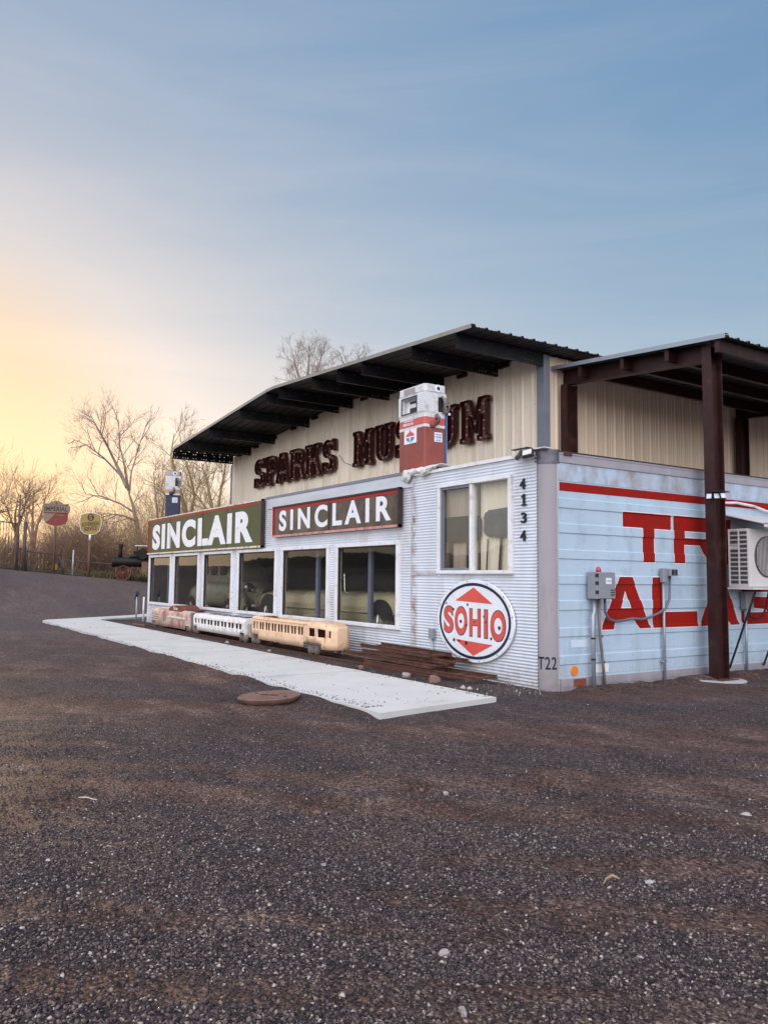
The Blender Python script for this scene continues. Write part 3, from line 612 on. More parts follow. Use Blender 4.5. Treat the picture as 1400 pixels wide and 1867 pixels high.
# ------------------------------------------------------------------ cars in the showroom
def loft(secs, m_, name, parent, n=14, smooth=True):
    """secs: (x, z0, z1, halfwidth, power)"""
    v = []; f = []
    for (x, z0, z1, hw, pw) in secs:
        for k in range(n):
            a = 2 * math.pi * k / n; c, s_ = math.cos(a), math.sin(a)
            v.append((x, math.copysign(abs(c) ** pw, c) * hw, (z0 + z1) / 2 + math.copysign(abs(s_) ** pw, s_) * (z1 - z0) / 2))
    for i in range(len(secs) - 1):
        for k in range(n): k2 = (k + 1) % n; f.append((i * n + k, i * n + k2, (i + 1) * n + k2, (i + 1) * n + k))
    f += [tuple(range(n)), tuple((len(secs) - 1) * n + k for k in range(n))[::-1]]
    o = rawmesh(name, v, f, m_, parent, smooth); return o
def car_wheel(x, y, r, parent, spokes=0, face=-1):
    w_ = MB().lathe([(r * .62, -.09), (r * .93, -.09), (r, -.05), (r, .05), (r * .93, .09), (r * .62, .09)], (x, y, r), 'y', 32).build('wheel', M['tyre'], parent, True, auto=40)
    MB().lathe([(r * .10, -.11), (r * .3, -.105), (r * .58, -.075), (r * .62, -.092), (r * .62, .02), (r * .1, .03)], (x, y, r), 'y', 32).build('rim', M['chrome'], w_, True, auto=40)
    if spokes:
        sp = MB()
        for k in range(spokes):
            a = 2 * math.pi * k / spokes; sp.tube((x + r * .12 * math.cos(a), y - .12, r + r * .12 * math.sin(a)), (x + r * .56 * math.cos(a + .3), y - .085, r + r * .56 * math.sin(a + .3)), .006, n=4)
        sp.build('spokes', M['chrome'], w_)
    return w_
FZ = .28
t = thing('vintage_sedan', 'rounded grey-olive vintage sedan standing behind the three left display windows', 'car', (-14.6, 1.55, FZ))
loft([(-2.35, .55, .75, .25, .8), (-2.2, .42, 1.05, .62, .7), (-1.6, .38, 1.25, .78, .6), (-.8, .36, 1.22, .84, .55), (.4, .36, 1.2, .85, .55), (1.1, .38, 1.18, .7, .6), (1.9, .45, 1.12, .45, .65), (2.3, .55, .95, .28, .7)], M['carolive'], 'body', t, 20)
cab = loft([(-2.0, .95, 1.15, .4, .7), (-1.6, .95, 1.52, .6, .65), (-1.1, .95, 1.74, .66, .6), (-.3, .95, 1.82, .68, .6), (.5, .95, 1.76, .66, .6), (.95, .95, 1.3, .58, .65), (1.1, .95, 1.1, .5, .7)], M['carolive'], 'cabin', t, 20)
for x, w_ in ((-.95, .42), (-.25, .5), (.42, .4)):
    MB().prism(blob(x, 1.46, w_ / 2, .15, .5, 20), lambda u, v, d: (u, d, v), -.69, -.62).build('side_window', M['carglass'], t)
for x in (-1.45, 1.55):
    for s_ in (-1, 1):
        o = loft([(x - .62, .35, .5, .06, .9), (x - .5, .3, .82, .14, .8), (x - .2, .3, 1.0, .2, .8), (x + .1, .3, 1.02, .2, .8), (x + .4, .3, .82, .17, .8), (x + .68, .3, .5, .07, .9)], M['carolive'], 'fender', t, 16); o.location.y = s_ * .72
        car_wheel(x - .05, s_ * .86, .34, t)
MB().path([(-.85, -.9, .34), (1.0, -.9, .34)], .05, 8).build('running_board', M['tyre'], t)
for s_ in (-1, 1): MB().lathe([(.05, -.16), (.12, -.08), (.13, .04), (.12, .05)], (2.05, s_ * .55, .98), 'x', 20).build('headlight', M['chrome'], t, True)
t = thing('cream_coupe', 'long cream 1960s car with wire wheels standing behind the right-hand display windows', 'car', (-7.2, 1.42, FZ))
loft([(-4.2, .45, .78, .55, .6), (-4.1, .34, .86, .80, .45), (-3.2, .30, .95, .90, .4), (-1.6, .28, 1.0, .92, .38), (.3, .27, 1.0, .93, .38), (2.0, .28, 1.02, .93, .38), (3.0, .32, 1.0, .9, .42), (3.6, .42, .92, .75, .5)], M['carcream'], 'body', t, 24)
loft([(-.2, .9, 1.0, .7, .6), (.35, .9, 1.38, .62, .55), (.9, .9, 1.45, .62, .5), (2.0, .9, 1.40, .62, .5), (2.7, .9, 1.05, .7, .6)], M['tyre'], 'soft_top', t, 20)
MB().path([(-.1, -.72, .98), (.28, -.66, 1.36)], .018, 6).path([(.28, -.66, 1.36), (.34, -.68, .99)], .014, 6).build('vent_window_frame', M['chrome'], t)
MB().box(-4.0, 3.2, -.945, -.93, .56, .58).box(-3.2, 3.1, -.935, -.91, .34, .37).build('chrome_strip', M['chrome'], t)
for x in (-3.0, 2.15):
    for s_ in (-1, 1):
        MB().lathe([(.44, -.04), (.44, .02)], (x, s_ * .905, .42), 'y', 28).build('wheel_arch', M['tyre'], t)
        car_wheel(x, s_ * .90, .36, t, 26)
MB().path([(-4.28, -.8, .5), (-4.34, 0, .5), (-4.28, .8, .5)], .05, 8).build('bumper', M['chrome'], t, True)
for s_ in (-1, 1):
    for q in (.42, .66): MB().lathe([(.04, -.05), (.09, -.04), (.10, .02)], (-4.17, s_ * q, .7), 'x', 18).build('headlight', M['chrome'], t, True)

# ------------------------------------------------------------------ museum building
D0, XW, XL = 2.9, -3.0, -18.6
YR = .62; XEV, XLV, XRG, ZRG = -2.43, -18.5, -10.6, 6.45
def zr(x): return ZRG - .0600 * (x - XRG) if x > XRG else ZRG - .0765 * (XRG - x)
mus = thing('museum_building', 'tall cream metal building with low gabled roof and deep overhang', 'building', (XL, D0, 0))
def rib_profile(length, p=.282):
    out = [(0, 0)]; x = 0.02
    while x < length - .1:
        out += [(x, 0), (x + .018, .03), (x + .048, .03), (x + .066, 0)]
        for q in (.13, .195):
            if x + q + .03 < length: out += [(x + q, 0), (x + q + .008, .006), (x + q + .022, .006), (x + q + .03, 0)]
        x += p
    out.append((length, 0)); return out
prof = rib_profile(XW - XL)
v = []; f = []
for u, d in prof: x = XL + u; v += [(x, D0 - d, 3.2), (x, D0 - d, zr(x) - .03)]
f = [(2 * i, 2 * i + 2, 2 * i + 3, 2 * i + 1) for i in range(len(prof) - 1)]
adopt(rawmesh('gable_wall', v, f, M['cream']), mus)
mb = MB()
for zz in (3.75, 5.0, 5.55):
    x = XL + .14
    while x < XW - .1:
        mb.add([(x - .011, D0 - .001, zz), (x, D0 - .001, zz - .011), (x + .011, D0 - .001, zz), (x, D0 - .001, zz + .011), (x, D0 - .010, zz)], [(0, 1, 4), (1, 2, 4), (2, 3, 4), (3, 0, 4)]); x += .282
tag(adopt(mb.build('wall_screws', M['rivet']), mus), kind='stuff')
YB = 13.0
v = []; prof = rib_profile(YB - D0)
for u, d in prof: v += [(XW + d, D0 + u, 3.2), (XW + d, D0 + u, zr(XW) - .05)]
f = [(2 * i, 2 * i + 2, 2 * i + 3, 2 * i + 1) for i in range(len(prof) - 1)]
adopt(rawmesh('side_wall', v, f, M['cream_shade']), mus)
mb = MB(); mb.box(XL, XL + .05, D0 + .01, YB, 0, zr(XL) - .05); mb.box(XL + .05, XW - .02, YB - .06, YB, 0, zr(XL) - .05); adopt(mb.build('rear_wall', M['cream']), mus)
mb = MB(); mb.box(XW - .12, XW + .075, D0 - .075, D0 + .09, 3.3, zr(XW) - .06); adopt(mb.build('corner_trim', M['trim_grey']), mus)
mb = MB(); mb.box(XL - .03, XL + .07, D0 - .045, D0 + .05, 3.3, zr(XL) - .3); adopt(mb.build('corner_trim', M['trim_grey']), mus)
# roofing sheet: ribs along the slope, profile along y, top and under side
prof = [(0, 0)]; yv = .03
while yv < YB - YR + .2:
    prof += [(yv, 0), (yv + .02, .032), (yv + .05, .032), (yv + .07, 0), (yv + .13, 0), (yv + .14, .008), (yv + .155, .008), (yv + .165, 0), (yv + .2, 0), (yv + .21, .008), (yv + .225, .008), (yv + .235, 0)]; yv += .284
xs_ = [XLV, XRG - .35, XRG - .1, XRG + .1, XRG + .35, XEV]
def roof_sheet(xs, zfun, y0, prof, th=.006):
    v = []; f = []; n = len(prof)
    for lay in (0, 1):
        for x in xs:
            for u, d in prof: v.append((x, y0 + u, zfun(x) + d - lay * th))
    A = len(xs) * n
    for i in range(len(xs) - 1):
        for j in range(n - 1):
            a = i * n + j; f.append((a, a + n, a + n + 1, a + 1)); a += A; f.append((a + 1, a + n + 1, a + n, a))
    for i in (0, len(xs) - 1):
        for j in range(n - 1): a = i * n + j; f.append((a, a + 1, a + 1 + A, a + A))
    for i in range(len(xs) - 1):
        for j in (0, n - 1): a = i * n + j; f.append((a, a + n, a + n + A, a + A))
    return v, f
zr2 = lambda x: min(zr(x), ZRG - .012)
adopt(rawmesh('roof', *roof_sheet(xs_, zr2, YR, prof), M['roofmetal']), mus)
mb = MB()
for x0, x1 in ((XLV, XRG - .2), (XRG - .2, XRG + .2), (XRG + .2, XEV)):
    za, zb = zr2(x0), zr2(x1)
    mb.add([(x0, YR - .012, za - .035), (x1, YR - .012, zb - .035), (x1, YR - .012, zb + .04), (x0, YR - .012, za + .04), (x0, YR + .1, za + .044), (x1, YR + .1, zb + .044)], [(0, 1, 2, 3), (3, 2, 5, 4)])
adopt(mb.build('rake_trim', mat('bright_rake_trim', (.33, .30, .27), .35, .5, .15, 4)), mus)
# overhanging channels with punched holes
def beam(x):
    zt = zr2(x) - .012; zb = zt - .275; t_ = thing
    ys = [YR + .04]; y = YR + .12
    hp = []
    for grp in range(7):
        for k in range(3 if grp % 2 else 2): hp.append(y); y += .085
        y += .12
        if y > D0 - .15: break
    v = []; f = []
    hs = .022
    yl = sorted([YR + .04, D0 - .03] + [q for h in hp for q in (h - hs / 2, h + hs / 2)])
    zl = [zb, zb + .045, zb + .067, zt - .085, zt - .063, zt]
    for yy in yl:
        for zz in zl: v.append((x, yy, zz))
    for i in range(len(yl) - 1):
        for j in range(5):
            if i % 2 == 1 and j in (1, 3) and not (j == 3 and (i // 2) % 3 == 1): continue
            a = i * 6 + j; f.append((a, a + 6, a + 7, a + 1))
    b0 = len(v); y0, y1 = YR + .04, D0 - .03
    v += [(x, y0, zb), (x - .07, y0, zb), (x - .07, y1, zb), (x, y1, zb), (x, y0, zt), (x - .07, y0, zt), (x - .07, y1, zt), (x, y1, zt), (x - .07, y0, zb + .02), (x - .07, y1, zb + .02)]
    f += [(b0, b0 + 1, b0 + 2, b0 + 3), (b0 + 4, b0 + 5, b0 + 6, b0 + 7), (b0 + 1, b0 + 8, b0 + 9, b0 + 2)]
    return adopt(rawmesh('roof_beam', v, f, M['dark']), mus)
for x in (-2.93, -4.3, -6.15, -7.2, -8.4, -10.2, -10.95, -12.7, -15.05, -16.9, -18.45): beam(x)
for x in np.arange(-17.8, -3.5, 1.37):
    adopt(MB().cbox((x, D0 - .06, zr(x) - .10), (.30, .06, .08)).build('wall_cleat', M['maroon']), mus)
# ------------------------------------------------------------------ marquee letters
def arcp(cx, cy, rx, ry, a0, a1, n=10): return [(cx + rx * math.cos(R_(a0 + (a1 - a0) * k / n)), cy + ry * math.sin(R_(a0 + (a1 - a0) * k / n))) for k in range(n + 1)]
LT = {
 'M': [[(0, 0), (.38, 0), (.38, .12), (.32, .12), (.32, .62), (.47, .2), (.55, .2), (.70, .62), (.70, .12), (.63, .12), (.63, 0), (1, 0), (1, .12), (.94, .12), (.94, .88), (1, .88), (1, 1), (.68, 1), (.51, .52), (.33, 1), (0, 1), (0, .88), (.06, .88), (.06, .12), (0, .12)]],
 'U': [[(0, 1), (0, .88), (.08, .88), (.08, .3)] + arcp(.5, .3, .42, .3, 180, 360, 14) + [(.92, .88), (1, .88), (1, 1), (.56, 1), (.56, .88), (.64, .88), (.64, .32)] + arcp(.5, .32, .14, .18, 0, -180, 8) + [(.36, .88), (.44, .88), (.44, 1)]],
 'P': [[(0, 0), (.5, 0), (.5, .12), (.42, .12), (.42, .40), (.62, .40)] + arcp(.62, .70, .36, .30, -90, 90, 12) + [(0, 1), (0, .88), (.08, .88), (.08, .12), (0, .12)], [(.42, .54), (.42, .86), (.56, .86)] + arcp(.56, .70, .12, .16, 90, -90, 8)],
 'R': [[(0, 0), (.46, 0), (.46, .12), (.40, .12), (.40, .40), (.48, .40), (.64, .0), (1, 0), (1, .12), (.94, .12), (.82, .44)] + arcp(.60, .72, .34, .28, -50, 90, 12) + [(0, 1), (0, .88), (.08, .88), (.08, .12), (0, .12)], [(.40, .55), (.40, .86), (.54, .86)] + arcp(.54, .705, .12, .155, 90, -90, 8)],
 'A': [[(0, 0), (.36, 0), (.36, .12), (.31, .12), (.35, .28), (.65, .28), (.69, .12), (.64, .12), (.64, 0), (1, 0), (1, .12), (.95, .12), (.70, 1), (.30, 1), (.05, .12), (0, .12)], [(.39, .42), (.50, .80), (.61, .42)]],
 'K': [[(0, 0), (.46, 0), (.46, .12), (.40, .12), (.40, .36), (.46, .44), (.62, .12), (.57, .12), (.57, 0), (1, 0), (1, .12), (.94, .12), (.68, .62), (.88, .88), (.96, .88), (.96, 1), (.58, 1), (.58, .88), (.64, .88), (.40, .58), (.40, .88), (.46, .88), (.46, 1), (0, 1), (0, .88), (.08, .88), (.08, .12), (0, .12)]],
 'E': [[(0, 0), (1, 0), (1, .34), (.84, .34), (.80, .14), (.42, .14), (.42, .43), (.6, .43), (.62, .34), (.74, .34), (.74, .66), (.62, .66), (.6, .57), (.42, .57), (.42, .86), (.8, .86), (.84, .66), (1, .66), (1, 1), (0, 1), (0, .88), (.08, .88), (.08, .12), (0, .12)]],
 'S': [[(.02, 0), (.16, 0), (.22, .07)] + arcp(.52, .28, .45, .28, -130, 70, 16) + arcp(.46, .705, .155, .14, 255, 70, 10) + [(.66, .83), (.72, .66), (.94, .66), (.94, 1), (.82, 1), (.76, .94)] + arcp(.46, .72, .42, .28, 60, 250, 16) + arcp(.50, .28, .155, .15, 80, -110, 10) + [(.34, .17), (.27, .34), (.02, .34)]],
}
bulb_me = None
def marquee(ch, x0, x1, lab):
    global bulb_me
    W, H = (x1 - x0) * .93, .93; zb = 4.48
    t = thing('marquee_letter', lab, 'letter sign', (x0, D0 - .06, zb), 0, 'rusty marquee letters on the gable')
    loops = [[(a * W, b * H) for a, b in lp] for lp in LT[ch]]
    vv, ff = outline_data(loops, .03)
    rawmesh('back_plate', [(p[0], -p[2], p[1]) for p in vv], ff, M['letterface'], t)
    mb = MB()     # deep rim of the channel, walls round every outline
    for lp in loops:
        n = len(lp)
        area = sum(lp[i][0] * lp[(i + 1) % n][1] - lp[(i + 1) % n][0] * lp[i][1] for i in range(n)) / 2
        for i in range(n):
            (a, b), (c, d) = lp[i], lp[(i + 1) % n]; L_ = math.hypot(c - a, d - b)
            if L_ < 1e-4: continue
            nx_, ny_ = (-(d - b) / L_ * .014, (c - a) / L_ * .014)
            if area < 0: nx_, ny_ = -nx_, -ny_
            if lp is not loops[0]: nx_, ny_ = -nx_, -ny_
            q = [(a, b), (c, d), (c + nx_, d + ny_), (a + nx_, b + ny_)]
            mb.add([(u, dd, v_) for dd in (-.031, -.135) for u, v_ in q], [(0, 1, 2, 3), (7, 6, 5, 4), (0, 4, 5, 1), (1, 5, 6, 2), (2, 6, 7, 3), (3, 7, 4, 0)])
    mb.build('rim', M['letterrust'], t)
    if bulb_me is None:
        q = MB().lathe([(.012, 0), (.018, -.02), (.022, -.045), (.014, -.062), (.003, -.066)], (0, 0, 0), 'y', 8).build('bulb', M['bulb'], None, True)
        bulb_me = q.data; bpy.data.objects.remove(q)
    # bulbs follow the middle of the strokes
    from mathutils.geometry import intersect_point_tri_2d
    def inside(u, v_):
        c_ = False
        for lp in loops:
            n = len(lp)
            for i in range(n):
                (a, b), (c, d) = lp[i], lp[(i + 1) % n]
                if (b > v_) != (d > v_) and u < (c - a) * (v_ - b) / (d - b) + a: c_ = not c_
        return c_
    def dist(u, v_):
        m_ = 9
        for lp in loops:
            n = len(lp)
            for i in range(n):
                (a, b), (c, d) = lp[i], lp[(i + 1) % n]; L2 = (c - a) ** 2 + (d - b) ** 2
                if L2 < 1e-8: continue
                k = max(0, min(1, ((u - a) * (c - a) + (v_ - b) * (d - b)) / L2)); m_ = min(m_, math.hypot(u - a - k * (c - a), v_ - b - k * (d - b)))
        return m_
    cand = [(dist(u, v_), u, v_) for u in np.arange(.03, W, .03) for v_ in np.arange(.03, H, .03) if inside(u, v_)]
    cand.sort(reverse=True); got = []
    for dd, u, v_ in cand:
        if dd < .05: break
        if all(math.hypot(u - a, v_ - b) > .16 for a, b in got): got.append((u, v_))
        if len(got) >= 15: break
    for u, v_ in got:
        o = link(bpy.data.objects.new('bulb', bulb_me)); o.parent = t; o.location = (u, -.03, v_)
for ch, a, b, lab in [('S', -16.27, -15.40, 'rusty marquee letter S, first letter of SPARKS'), ('P', -15.36, -14.56, 'rusty marquee letter P beside the first S'), ('A', -14.62, -13.70, 'rusty marquee letter A between P and R'),
    ('R', -13.66, -12.68, 'rusty marquee letter R between A and K'), ('K', -12.64, -11.68, 'rusty marquee letter K between R and S'), ('S', -11.62, -10.85, 'rusty marquee letter S ending SPARKS, beside K'),
    ('M', -9.91, -8.92, 'rusty marquee letter M, first letter of MUSEUM'), ('U', -8.83, -7.99, 'rusty marquee letter U between the first M and S of MUSEUM'), ('S', -7.92, -7.12, 'rusty marquee letter S half hidden by the red gas pump'),
    ('E', -7.02, -6.45, 'rusty marquee letter E hidden behind the red gas pump'), ('U', -6.36, -5.46, 'rusty marquee letter U just right of the red gas pump'), ('M', -5.38, -4.40, 'rusty marquee letter M, rightmost of the letters')]:
    if ch != 'E': marquee(ch, a, b, lab)
mb = MB(); mb.path([(-10.9, D0 - .045, 4.95), (-10.6, D0 - .04, 4.7), (-10.2, D0 - .04, 4.58), (-9.8, D0 - .045, 4.62)], .008, 5)
tag(mb.build('sign_wire', M['wiregrey']), 'thin wire drooping between the two marquee words', 'wire')

# ------------------------------------------------------------------ enamel signs on the front wall
def enamel_sign(x0, x1, z0, z1, y, facem, bot, lab, tx0, tx1, tz0, tz1, seams, bold, toprim, rightm, badge=None):
    t = thing('enamel_sign', lab, 'sign', ((x0 + x1) / 2, y, z0), 0, 'long enamel oil company signs')
    mb = MB(); mb.box(x0 + .03, x1 - .03, y - .06, y - .02, z0 + .03, z1 - .03); fc = adopt(mb.build('face', facem), t)
    mb = MB(); mb.box(x0, x1, y - .085, y - .015, z1 - .035, z1); adopt(mb.build('top_rim', toprim), t)
    mb = MB(); mb.box(x0, x1, y - .09, y - .015, z0, z0 + .045); adopt(mb.build('bottom_rim', bot), t)
    mb = MB(); mb.box(x0, x0 + .03, y - .082, y - .015, z0 + .045, z1 - .035); adopt(mb.build('end_rim', M['redrim']), t)
    mb = MB(); mb.box(x1 - .035, x1, y - .10, y - .014, z0 - .004, z1 + .004); adopt(mb.build('end_rim', rightm), t)
    mb = MB(); mb.box(x0 + .031, x1 - .036, y - .066, y - .0605, z1 - .095, z1 - .045); mb.box(x0 + .031, x0 + .09, y - .066, y - .0605, z0 + .05, z1 - .096); mb.box(x1 - .08, x1 - .036, y - .066, y - .0605, z0 + .05, z1 - .096)
    adopt(mb.build('red_border', M['redrim']), t)
    # letters, one run split over the panels
    d = text_data('SINCLAIR', tx1 - tx0, tz1 - tz0, .003, bold, 1.2 if bold > .05 else 1.42)
    adopt(put('lettering', d, front(tx0, tz0, y - .0605), M['enamel_white'], None), t)
    mb = MB()
    for s_ in seams: mb.box(s_ - .008, s_ + .008, y - .068, y - .0602, z0 + .05, z1 - .04)
    adopt(mb.build('panel_joint', M['darkrim']), t)
    return t
enamel_sign(-18.40, -9.38, 2.26, 3.42, -.02, M['olive'], M['creamrim'], 'long olive green enamel sign with white letters at the left end of the wall', -17.95, -9.95, 2.40, 3.21, (-16.2, -13.4, -11.6), .055, M['creamrim'], M['darkrim'])
enamel_sign(-8.80, -3.57, 2.47, 3.18, -.02, M['brownenamel'], M['pinkrim'], 'mottled brown enamel sign with white letters above the right display windows', -8.48, -3.86, 2.60, 3.07, (-6.15,), .034, M['darkrim'], M['darkrim'])

# oval SOHIO sign
t = thing('oval_sign', 'white oval oil sign with navy ring and coral arrows under the sliding window', 'sign', (-1.55, -.03, .27))
cx, cz, rx, rz_ = -1.555, .905, .93, .64
def ell(rx, rz, n=64): return [(cx + rx * math.cos(2 * math.pi * k / n), cz + rz * math.sin(2 * math.pi * k / n)) for k in range(n)]
adopt(MB().prism(ell(rx, rz_), FW, -.065, -.03).build('disc', M['enamel_white'], bevel=.008), t)
v = []; f = []; n = 64
for r1, r2, y in ((.865, .59, -.0685), (.815, .545, -.0685)): v += [(u, y, q) for u, q in ell(r1, r2)]
f = [(k, (k + 1) % n, n + (k + 1) % n, n + k) for k in range(n)]
adopt(rawmesh('navy_ring', v, f, M['navy']), t)
for nm, tri in (('upper_arrow', [(-1.98 - .02, 1.21), (-1.545, 1.425), (-1.10, 1.18)]), ('lower_arrow', [(-2.00, .60), (-1.10, .565), (-1.555, .37)])):
    adopt(MB().prism(tri, FW, -.0695, -.0655).build(nm, M['coral']), t)
def letters_run(defs, m_out, m_in, y, parent):
    for ch, xa, xb, za, zb in defs:
        d = text_data(ch, xb - xa, zb - za, .002, .05, 1, 8); adopt(put('letter_edge', d, front(xa, za, y), m_out, None), parent)
        g_ = .013; d = text_data(ch, xb - xa - 2 * g_, zb - za - 2 * g_, .002, .035, 1, 8); adopt(put('letter', d, front(xa + g_, za + g_, y - .0025), m_in, None), parent)
letters_run([('S', -2.30, -2.045, .68, 1.125), ('O', -2.015, -1.70, .66, 1.125), ('H', -1.65, -1.375, .66, 1.10), ('I', -1.30, -1.205, .65, 1.095), ('O', -1.15, -.80, .62, 1.095)], M['navy'], M['coral'], -.0655, t)
mb = MB()
for (px, pz, r) in [(-2.23, 1.16, .016), (-2.04, 1.07, .02), (-1.86, .885, .028), (-1.72, .83, .022), (-1.69, 1.155, .02), (-1.52, .89, .014), (-1.30, .985, .016), (-1.255, .90, .018), (-1.13, .66, .022), (-.945, .83, .03), (-2.03, .585, .027), (-1.90, .58, .022), (-1.72, .555, .034)]:
    mb.lathe([(r, 0), (r * .9, -.004), (r * .3, -.006)], (px, -.0705, pz), 'y', 10)
adopt(mb.build('rust_hole', M['darkrim']), t)
mb = MB()
for k in range(12):
    a_ = 2 * math.pi * (k + .3) / 12; mb.lathe([(.010, 0), (.008, -.006)], (cx + .9 * math.cos(a_), -.066, cz + .615 * math.sin(a_)), 'y', 8)
adopt(mb.build('bolt', M['darkrim']), t)

# house numbers
for ch, xa, xb, za, zb, lab in [('4', -.545, -.405, 2.86, 3.04, 'black house number 4 at the top, beside the sliding window'), ('1', -.51, -.40, 2.62, 2.79, 'black house number 1 beside the sliding window'),
                                ('3', -.52, -.385, 2.365, 2.54, 'black house number 3 beside the sliding window'), ('4', -.54, -.40, 2.10, 2.28, 'black house number 4 at the bottom, below the 3')]:
    zc0 = (za + zb) / 2; xc0 = (xa + xb) / 2; xa, xb, za, zb = xc0 - (xb - xa) * .41, xc0 + (xb - xa) * .41, zc0 - (zb - za) * .44, zc0 + (zb - za) * .44
    d = text_data(ch, xb - xa, zb - za, .018, .02, 1, 8) if ch != '1' else outline_data([[(.0, .0), (.10, .0), (.10, .022), (.072, .022), (.072, .172), (.05, .172), (.004, .14), (.004, .118), (.034, .128), (.034, .022), (0, .022)]], .018); o = put('house_number', d, front(xa, za, -.021), M['black'], None); tag(o, lab, 'number', 'house numbers on the siding')
# corner floodlight
t = thing('twin_floodlight', 'twin head floodlight fixed above the building corner', 'light', (-.32, -.05, 3.40))
MB().box(-.06, .34, -.03, .10, .02, .035).build('visor', M['white_trim'], t)
MB().tube((0, 0, .0), (0, -.06, -.03), .02).build('arm', M['black'], t)
for x, a_ in ((-.10, -.5), (.09, .35)):
    h = MB().cbox((0, 0, 0), (.17, .06, .11), bev=.01).build('lamp_head', M['darkrim'], t); h.location = (x, -.10, -.04); h.rotation_euler = (R_(-25), R_(-8), a_)
    MB().box(-.07, .07, -.036, -.0305, -.04, .04).build('lens', M['lampglass'], h)
MB().box(-.28, .06, -.09, .0, .05, .062).build('sensor_panel', M['black'], t)
# small junction box on the siding
t = thing('junction_box', 'small grey outlet box with a conduit below it, left of the oval sign', 'junction box', (-2.63, -.02, .1))
MB().box(-.05, .05, -.08, -.01, .46, .62).build('box', M['elecgrey'], t, bevel=.005); MB().tube((0, -.035, -.05), (0, -.035, .46), .018).build('conduit', M['conduit'], t, True)
# tarp under the red pump
v = []; f = []; nx, nz = 34, 16; rn = random.Random(3)
for i in range(nx + 1):
    for j in range(nz + 1):
        u = i / nx; w_ = j / nz; x = -3.50 + u * .96
        hang = (.17 + .07 * math.sin(u * 11 + .5) * (1 - u * .6) - .10 * u)
        if j < 6: y = .55 - j * .10; z = 3.475 + .03 * math.sin(u * 22 + j) * (j / 6)
        else: q = (j - 6) / (nz - 6); y = -.045 - .035 * math.sin(q * 3) - .02 * math.sin(u * 17 + q * 4) * q - .012 * math.sin(u * 41 + q * 9); z = 3.46 - hang * q + .012 * math.sin(u * 29 + q * 7)
        v.append((x + .02 * math.sin(j * 1.7 + u * 8), y, z))
for i in range(nx):
    for j in range(nz): a_ = i * (nz + 1) + j; f.append((a_, a_ + nz + 1, a_ + nz + 2, a_ + 1))
o = rawmesh('tarp', v, f, M['tarp'], None, True); tag(o, 'crumpled white tarp tucked under the red gas pump', 'tarp')
md = o.modifiers.new('s', 'SOLIDIFY'); md.thickness = .008

